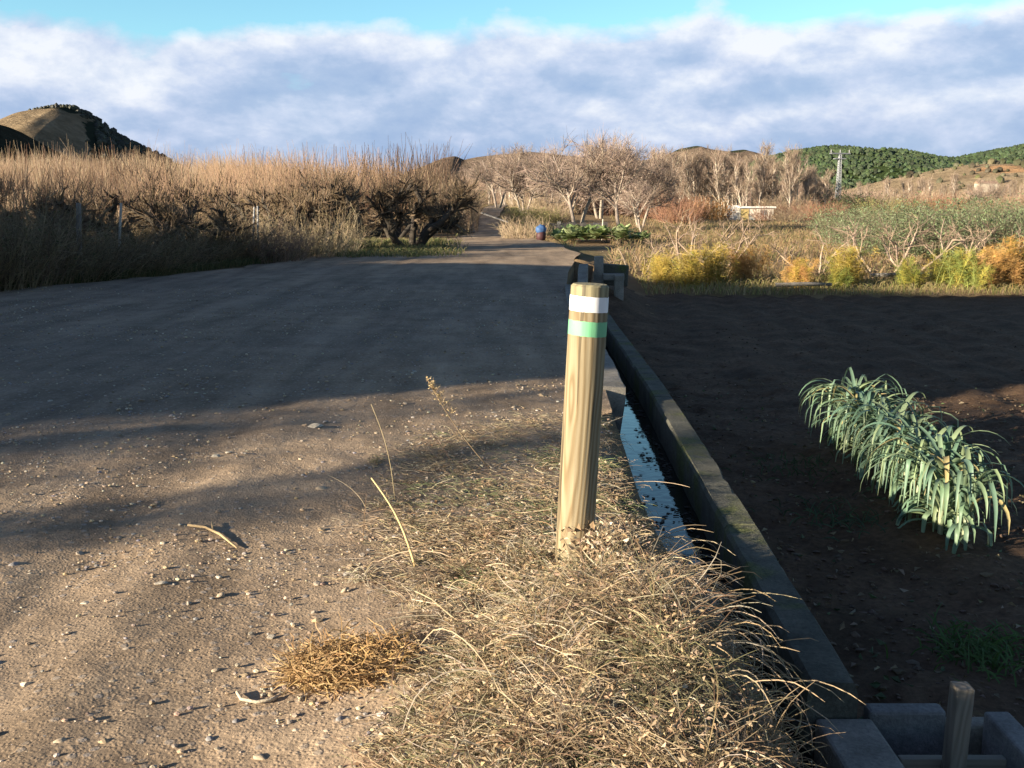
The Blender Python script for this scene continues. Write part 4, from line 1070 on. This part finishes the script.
# bare spreading trees in the middle distance
stems_w = .12
WT = []
for s in range(3):
    rnd = random.Random(300 + s)
    WT.append(tree_proto('bare_tree', 120 + s, ring_stems(2 if s == 0 else (1 if s == 1 else 3), .28, 2.9, .105, rnd, .15 if s != 1 else .01), dict(n=9 if s == 0 else 12, L=2.2, ang=(.5, 1.25), wig=.17, up=.06, f0=.42), dict(n=9, L=1.35, ang=(.35, 1.1), wig=.2, up=.02), dict(n=12, L=.8, ang=(.3, 1.1), wig=.22, up=.0, r=.0085), (.31, .26, .205), (.25, .185, .14), 5))
wspots = [(577, 58, 1.05, 0, 'largest bare tree with two pale trunks behind the vegetable patch'), (621, 57, 1.0, 1, 'bare tree with one thin trunk right of the largest bare tree'), (640, 64, .85, 2, 'dense bare tree between the thin-trunked tree and the grove'),
 (642, 54, .55, 1, 'small short bare tree right of the vegetable patch'), (524, 82, .95, 2, 'bare tree left of the largest one, beyond the far track'), (548, 90, 1.1, 1, 'bare tree behind the left side of the largest tree'), (600, 78, 1.15, 2, 'bare tree behind the right side of the largest tree'), (498, 95, 1.1, 0, 'bare tree above the end of the far track'),
 (985, 120, .85, 0, 'pale forked bare tree at the right below the tan slope')]
used = set()
for px, d, s, k, lb in wspots:
    t = WT[k] if k not in used else copy_tree(WT[k]); used.add(k)
    place(t, (gx(px, d), d, far_h(gx(px, d), d) - .05), R.uniform(0, 6.28) if k else .2, (s * 1.02, s * 1.02, s * 1.12), lb, 'bare tree', 'bare spreading trees in the middle distance')

# poplar grove
stems_w = .05; stems_t = .25
PP = []
for s in range(4):
    rnd = random.Random(400 + s); st = ring_stems(2 if s % 2 else 1, .10, 8.2, .15, rnd, .2 if s % 2 else .01)
    PP.append(tree_proto('poplar', 160 + s, st, dict(n=13 if s % 2 else 20, L=2.6, ang=(.35, .75), wig=.10, up=.12, f0=.22), dict(n=7, L=1.5, ang=(.3, .9), wig=.17, up=.08), dict(n=8, L=.95, ang=(.3, 1.0), wig=.18, up=.05, r=.014), (.38, .32, .25), (.235, .17, .12), 9))
stems_t = .6
pops = []
for i in range(56): pops.append((R.uniform(655, 800), R.uniform(115, 165), R.uniform(.60, .75)))
for i in range(20): pops.append((R.uniform(478, 570), R.uniform(130, 190), R.uniform(.5, .72)))
for i in range(52): pops.append((R.choice([R.uniform(780, 826), R.uniform(850, 1050), R.uniform(850, 1050)]), R.uniform(150, 230), R.uniform(.34, .56)))
for i in range(9): pops.append((R.uniform(800, 826), R.uniform(125, 160), R.uniform(.36, .58)))
for i in range(14): pops.append((R.uniform(570, 680), R.uniform(140, 200), R.uniform(.62, .8)))
for i, (px, d, s) in enumerate(pops):
    t = PP[i] if i < 4 else copy_tree(PP[R.randrange(4)])
    if px < 580: lb, g = 'bare poplar in the grove beyond the end of the far track', 'bare poplars beyond the far track'
    elif px < 800: lb, g = 'tall pale bare poplar in the grove left of the pylon', 'bare poplars left of the pylon'
    else: lb, g = 'bare poplar in the tree belt behind and right of the pylon', 'bare poplars right of the pylon'
    place(t, (gx(px, d), d, far_h(gx(px, d), d) - .1), R.uniform(0, 6.28), (s, s, s * R.uniform(.9, 1.1)), lb, 'poplar', g)
# undergrowth bushes of the middle distance
UB = {'red': [bush('scrub_bush', 201, 4.0, 1.9, [(.22, .115, .07), (.27, .15, .09)], 260, 0, None, .016), 'reddish-brown leafless scrub bush below the grove'],
      'ora': [bush('scrub_bush', 202, 4.0, 1.8, [(.22, .14, .06)], 160, 6, [(.34, .17, .05), (.28, .14, .05)], .012, .16), 'orange-brown bush in the distant scrub'],
      'grn': [bush('evergreen_bush', 203, 3.4, 2.0, [(.08, .07, .04)], 180, 10, [(.055, .08, .03), (.075, .10, .035)], .012, .17), 'dark green bush in the distant scrub'],
      'tan': [bush('scrub_bush', 204, 4.2, 1.7, [(.28, .21, .13), (.33, .25, .16)], 260, 0, None, .016), 'tan leafless scrub bush in the distant belt'],
      'ylg': [bush('scrub_bush', 205, 3.6, 1.4, [(.22, .18, .08)], 160, 8, [(.20, .20, .075), (.26, .24, .09)], .012, .14), 'yellow-green bush in the distant scrub']}
ub = [(660, 82, 'red', 1), (680, 76, 'red', .9), (672, 95, 'ora', 1), (700, 100, 'ora', 1), (712, 96, 'ora', .9), (640, 90, 'red', 1.1), (656, 100, 'red', 1), (690, 110, 'red', 1), (630, 100, 'tan', 1.1), (775, 120, 'tan', 1.2), (790, 115, 'tan', 1.2), (765, 125, 'red', 1), (805, 120, 'ora', .8), (815, 130, 'grn', .9), (850, 118, 'grn', 1.25), (858, 122, 'grn', 1.1), (840, 130, 'grn', 1.2), (868, 128, 'red', 1), (885, 110, 'ylg', 1.4), (905, 115, 'ylg', 1.2), (895, 120, 'tan', 1.4), (925, 118, 'red', 1.2), (945, 120, 'red', 1.2), (950, 100, 'ora', .9), (975, 112, 'grn', 1.0), (1000, 110, 'ora', 1), (1018, 105, 'tan', 1.3), (1035, 108, 'red', 1.2), (940, 135, 'tan', 1.5), (985, 135, 'tan', 1.5), (800, 95, 'red', .7), (825, 92, 'red', .8), (770, 90, 'red', .7), (790, 82, 'tan', .6),
 (472, 118, 'grn', .9), (466, 100, 'tan', .8), (525, 100, 'tan', .8), (528, 70, 'ylg', .7), (542, 66, 'ylg', .7), (548, 72, 'tan', .8), (528, 52, 'tan', .45), (530, 47, 'ylg', .5), (524, 43.5, 'tan', .5), (560, 85, 'tan', 1), (590, 88, 'red', .9), (615, 85, 'red', .9), (452, 62, 'ylg', .4)]
us_ = set(); KB = ['red', 'ora', 'grn', 'tan', 'ylg']
for px, d, k, s in ub:
    src, lb = UB[k]; o = src if k not in us_ else src.copy()
    if k in us_: COL.objects.link(o)
    us_.add(k)
    place(o, (gx(px, d), d, far_h(gx(px, d), d) - .1), R.uniform(0, 6.28), s, lb + (' left of the largest bare tree' if px < 575 else ' right of the largest bare tree'), 'bush', lb + (', left' if px < 575 else ', right'))
def belt():
    mb = MB()
    for i in range(9000):
        d = R.uniform(180, 300); px = R.uniform(455, 1060); x = gx(px, d); H = R.uniform(1.2, 5.5 if px < 800 else (3.4 if px < 890 else 2.0)); p = Vector((x, d, far_h(gx(px, d), d))); w_ = .05 + .0003 * d
        c = jit(R.choice([(.23, .165, .115), (.27, .195, .135), (.20, .135, .095), (.31, .23, .165)]), .2); t_ = p + Vector((R.gauss(0, .4), 0, H))
        mb.ribbon([p, t_], [w_, w_ * .5], c)
        for _ in range(3):
            q = p.lerp(t_, R.uniform(.3, .9)); mb.ribbon([q, q + Vector((R.gauss(0, 1.0), R.gauss(0, .5), R.uniform(.5, 1.8)))], [w_ * .6, w_ * .3], jit(c, .15))
    tag(mb.build('distant_wood', M_twig), 'hazy brown mass of leafless distant wood behind the poplars', 'wood', kind='stuff')
belt()

# ---------------------------------------------------------------- pylon, farm building
def pylon():
    d = 165.0; t = empty('pylon', (gx(837, d), d, far_h(30, d) - .1), .25, 'grey lattice power pylon rising above the scrub', 'pylon')
    H = hz(154, d) + .1; b, tp = .36, .15; col = (.30, .31, .32); mb = MB()
    def cn(z): return lerp(b, tp, z / H)
    for sx in (-1, 1):
        for sy in (-1, 1): mb.tube([Vector((sx * b, sy * b, 0)), Vector((sx * tp, sy * tp, H))], [.06, .045], col, 4)
    z = 0; 
    while z < H - .5:
        z2 = min(H, z + cn(z) * 1.7); a, c = cn(z), cn(z2)
        for (x0, y0, x1, y1) in ((-1, -1, 1, -1), (1, -1, 1, 1), (1, 1, -1, 1), (-1, 1, -1, -1)):
            mb.tube([Vector((x0 * a, y0 * a, z)), Vector((x1 * c, y1 * c, z2))], [.03, .03], col, 3); mb.tube([Vector((x1 * a, y1 * a, z)), Vector((x0 * c, y0 * c, z2))], [.03, .03], col, 3)
        z = z2
    mb.build('tower', M_metal, t)
    for k, (L, zz) in enumerate(((1.7, H - .1), (1.0, H - .9))):
        mb = MB()
        for sy in (-.2, .2): mb.tube([Vector((-L, sy, zz)), Vector((L, sy, zz))], [.09, .09], col, 4)
        for i in range(8):
            x0 = lerp(-L, L, i / 8); x1 = lerp(-L, L, (i + 1) / 8); mb.tube([Vector((x0, -.2, zz)), Vector((x1, .2, zz))], [.05, .05], col, 3)
        mb.build('cross_arm', M_metal, t)
    for x in (-1.6, 0.0, 1.6):
        mb = MB(); mb.tube([Vector((x, 0, H)), Vector((x, 0, H + .15)), Vector((x, 0, H + .5))], [.05, .08, .05], (.3, .3, .3), 6); mb.build('insulator', M_paint, t)
pylon()
def farm():
    d = 98.0; t = empty('farm_shed', (gx(749, d), d, far_h(24, d)), 0, 'low pale farm shed with flat roof below the poplar grove', 'shed')
    s = d / 1024; hh = hz(208, d) - far_h(24, d); wc = (.60, .56, .46); x0, x1 = -14 * s, 19 * s
    mb = MB(); mb.box((x0, -2, -.3), (x1, 2, hh), wc); mb.build('wall', M_paint, t)
    mb = MB(); mb.box((x0 - .1, -2.2, hh + .003), (x1 + .15, 2.2, hh + .16), (.62, .60, .55)); mb.build('roof', M_paint, t)
    mb = MB(); mb.box((-19 * s, -1.5, -.3), (x0 - .01, 1.5, hh + .25), (.66, .63, .58)); mb.build('tower_block', M_paint, t)
    mb = MB(); mb.box((x0 + .1, -2.04, -.2), (x0 + .85, -2.003, hh * .9), (.42, .32, .13)); mb.build('door', M_paint, t)
    mb = MB(); mb.box((6 * s, -2.04, .3), (12 * s, -2.003, hh * .8), (.16, .20, .20)); mb.build('window', M_paint, t)
    d = 620.0; t = empty('hut', (gx(985, d), d, hz(189, d)), 0, 'tiny whitish hut on the tan slope at the right', 'hut'); s = d / 1024
    mb = MB(); mb.box((-10 * s, -3, -2), (9 * s, 3, 3.2), (.42, .37, .28)); mb.build('wall', M_paint, t)
    mb = MB(); mb.add([Vector((-10.6 * s, -3.4, 3.2)), Vector((9.6 * s, -3.4, 3.2)), Vector((9.6 * s, 3.4, 3.2)), Vector((-10.6 * s, 3.4, 3.2)), Vector((-10.6 * s, 0, 4.6)), Vector((9.6 * s, 0, 4.6))], [(0, 1, 5, 4), (2, 3, 4, 5), (0, 4, 3), (1, 2, 5), (3, 2, 1, 0)], (.28, .18, .12)); mb.build('roof', M_paint, t)
farm()

# ---------------------------------------------------------------- hills
def hill(name, prof, D, depth, mat, rough=.06, mask=None, px_pad=0, back=.7, zb=0.0):
    """ridge of real depth: the crest stands at distance D, slopes run to the front and back"""
    pxs = [p[0] for p in prof]; n = int((pxs[-1] - pxs[0]) / 2.2); m_ = 44; mb = MB()
    for i in range(n + 1):
        px = lerp(pxs[0], pxs[-1], i / n); top = pw(prof, px); H = hz(top, D)
        for j in range(m_ + 1):
            v = j / m_ * 2 - 1; k = v if v < 0 else v * back
            y = D + k * depth; x = (px - 512) / 1024 * (D * math.cos(PITCH)) * (1 + .25 * k * depth / D)
            fall = math.cos(v * math.pi / 2) ** 1.15
            nn = fbm(x * 7 / depth, y * 7 / depth, 5, 5)
            z = zb - 4 + (H + 4) * fall * (1 + rough * nn * (1 - fall * .75)) + rough * H * .35 * nn * fall * (1 - fall)
            mb.v.append(Vector((x, y, z))); mb.c.append((mask(px, fall, v, nn) if mask else 0, 0, 0))
    for i in range(n):
        for j in range(m_):
            a = i * (m_ + 1) + j; mb.f.append((a, a + m_ + 1, a + m_ + 2, a + 1))
    return tag(mb.build(name, mat, smooth=True), kind='structure')
TAN = [(.22, .165, .10), (.30, .225, .14), (.36, .28, .18)]
H_A = mat_hill('dark_scrub_hill', [(.030, .034, .024), (.045, .045, .030), (.07, .06, .04)], scale=.02)
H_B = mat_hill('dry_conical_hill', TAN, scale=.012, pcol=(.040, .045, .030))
H_C = mat_hill('distant_brown_hills', [(.15, .115, .085), (.22, .165, .12), (.27, .21, .155)], scale=.004, pcol=(.06, .065, .04))
H_D = mat_hill('pine_hill_soil', [(.035, .055, .022), (.055, .08, .030), (.085, .10, .045)], scale=.01)
H_E = mat_hill('tan_slope', [(.30, .225, .14), (.38, .29, .18), (.43, .345, .23)], scale=.012, pcol=(.46, .28, .15))
hill('hills', [(-200, 150), (-60, 112), (-10, 121), (10, 127), (30, 138), (50, 149), (68, 157), (90, 185), (100, 205)], 700, 260, H_A, .10)
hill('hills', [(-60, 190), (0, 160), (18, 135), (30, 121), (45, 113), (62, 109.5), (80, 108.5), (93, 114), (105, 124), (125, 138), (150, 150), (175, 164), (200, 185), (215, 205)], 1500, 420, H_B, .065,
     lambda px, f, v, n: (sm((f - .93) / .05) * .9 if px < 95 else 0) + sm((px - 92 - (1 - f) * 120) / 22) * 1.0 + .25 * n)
hill('hills', [(330, 205), (400, 178), (430, 165), (445, 159), (457, 157), (466, 161), (478, 158), (500, 155), (530, 153), (560, 156), (600, 160), (640, 161), (662, 157), (676, 150), (690, 147), (702, 150), (720, 152), (735, 150), (748, 154), (765, 160), (810, 178), (860, 205)], 3200, 1000, H_C, .08,
     lambda px, f, v, n: (.9 * sm((f - .90) / .05) if 672 < px < 752 else .1) + .25 * n)
hD = [(700, 205), (730, 176), (760, 160), (790, 153), (820, 149), (850, 151), (880, 152.5), (905, 158), (925, 162), (945, 161), (965, 157), (985, 153), (1005, 149), (1024, 146), (1080, 138), (1200, 140), (1400, 190)]
hill('hills', hD, 2300, 800, H_D, .07)
hill('hills', [(800, 203), (850, 190), (885, 181), (915, 175), (940, 169), (965, 165), (985, 165), (1024, 164), (1090, 160), (1200, 165), (1350, 203)], 1100, 420, H_E, .09,
     lambda px, f, v, n: .75 * math.exp(-((px - 955) / 28) ** 2) * sm((f - .62) / .2) * sm((.99 - f) / .1) + .2 * n)
def pines(n, prof, D, depth, rng, fr, size, col, label, back=.7, name='pine_wood', cond=None):
    mb = MB(); bm = bmesh.new(); bmesh.ops.create_icosphere(bm, subdivisions=1, radius=1.0); base = [v.co.copy() for v in bm.verts]; fs = [tuple(v.index for v in f.verts) for f in bm.faces]; bm.free()
    c_ = 0
    while c_ < n:
        px = R.uniform(*rng); v = R.uniform(*fr); H = hz(pw(prof, px), D)
        if cond and not cond(px, v): continue
        c_ += 1
        k = v if v < 0 else v * back; y = D + k * depth; x = (px - 512) / 1024 * (D * math.cos(PITCH)) * (1 + .25 * k * depth / D); z = -4 + (H + 4) * math.cos(v * math.pi / 2) ** 1.15
        s = size * R.uniform(.45, 1.0 + .7 * R.random()); o_ = Vector((x, y, z + s * .4)); cc = jit(col, .5)
        if fbm(x * 3 / depth * 2, v * 4, 9, 3) < -.28 and R.random() < .85: continue
        mb.add([o_ + Vector((b.x * s * R.uniform(.75, 1.2), b.y * s, b.z * s * R.uniform(.8, 1.3))) for b in base], fs, cc)
    tag(mb.build(name, M_leaf), label, 'wood', kind='stuff')
pines(19000, hD, 2300, 800, (720, 1100), (-.85, .08), 3.5, (.055, .08, .034), 'dense green pine wood covering the hill behind the pylon')
hB = [(-60, 190), (0, 160), (18, 135), (30, 121), (45, 113), (62, 109.5), (80, 108.5), (93, 114), (105, 124), (125, 138), (150, 150), (175, 164), (200, 185)]
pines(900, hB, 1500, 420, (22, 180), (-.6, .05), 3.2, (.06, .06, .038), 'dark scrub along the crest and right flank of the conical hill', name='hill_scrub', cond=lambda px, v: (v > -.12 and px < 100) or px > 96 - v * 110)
hE = [(800, 203), (850, 190), (885, 181), (915, 175), (940, 169), (965, 165), (985, 165), (1024, 164), (1090, 160)]
pines(90, hE, 1100, 420, (880, 1080), (-.6, .05), 3.2, (.10, .095, .05), 'scattered scrub on the tan slope at the right', name='slope_scrub')

# ---------------------------------------------------------------- unseen house and plants added to cast the long shadows from the left
M_plaster = mat_concrete('shadow_house_plaster', 0.0, (.34, .31, .26), (.46, .42, .36)); M_tile = mat_concrete('clay_tile', 0.15, (.20, .10, .06), (.32, .17, .10))
fh = empty('shadow_house', (-14.2, 0, 0), 0, 'unseen plastered house with a long lean-to, added to shade the road', 'house')
def poly_x(name, prof, x0, x1, mat, parent):
    n = len(prof); mb = MB(); mb.add([Vector((x0, y, z)) for y, z in prof] + [Vector((x1, y, z)) for y, z in prof], [tuple(range(n)), tuple(reversed(range(n, 2 * n)))] + [(i, i + n, (i + 1) % n + n, (i + 1) % n) for i in range(n)], (.5, .5, .5)); return mb.build(name, mat, parent)
poly_x('wall', [(.8, -.2), (.8, 6.3), (4.7, 7.2), (8.6, 6.2), (8.6, 5.9), (18.0, 3.2), (18.0, -.2)], -9, 0, M_plaster, fh)  # unseen block, its roofline shaped for the outline of the road shade
poly_x('roof', [(.6, 6.303), (4.7, 7.203), (8.65, 6.203), (8.65, 6.35), (4.7, 7.36), (.6, 6.46)], -9.3, .25, M_tile, fh)
poly_x('roof', [(8.66, 5.905), (18.2, 3.16), (18.2, 3.3), (8.66, 6.05)], -9.3, .25, M_tile, fh)
for y in (2.2, 5.6):
    for z in (1.0, 3.9): boxm('window', (.003, y, z), (.05, y + .9, z + 1.2), M_plank, fh, bevel=0)
boxm('door', (.003, 10.5, 0), (.06, 13.0, 2.3), M_plank, fh, bevel=0)
t = copy_tree(BP[0]); place(t, (-12.0, -0.9, 0), 1.0, 1.5, 'unseen leafless shrub added to dapple the near shadow edge', 'shrub')  # plants out of view, added to dapple the near shadow edge
t = copy_tree(WT[1]); place(t, (-16.0, -0.5, 0), 1.0, (.85, .85, .9), 'unseen small bare tree added to break up the near shadow edge', 'bare tree')
t = copy_tree(PP[0]); place(t, (-16.0, -2.9, 0), 1.0, (.42, .42, .46), 'unseen slender poplar added to cast a narrow shadow band', 'poplar')
o = UB['grn'][0].copy(); COL.objects.link(o); place(o, (-15.2, 0.1, 0), .4, (.40, .40, 2.3), 'unseen tall stretched evergreen bush added to roughen the shadow edge', 'bush')
o = UB['grn'][0].copy(); COL.objects.link(o); place(o, (-15.6, -1.3, 0), 2.4, (.25, .25, 1.9), 'unseen narrow evergreen bush added for ragged shade on the road', 'bush')
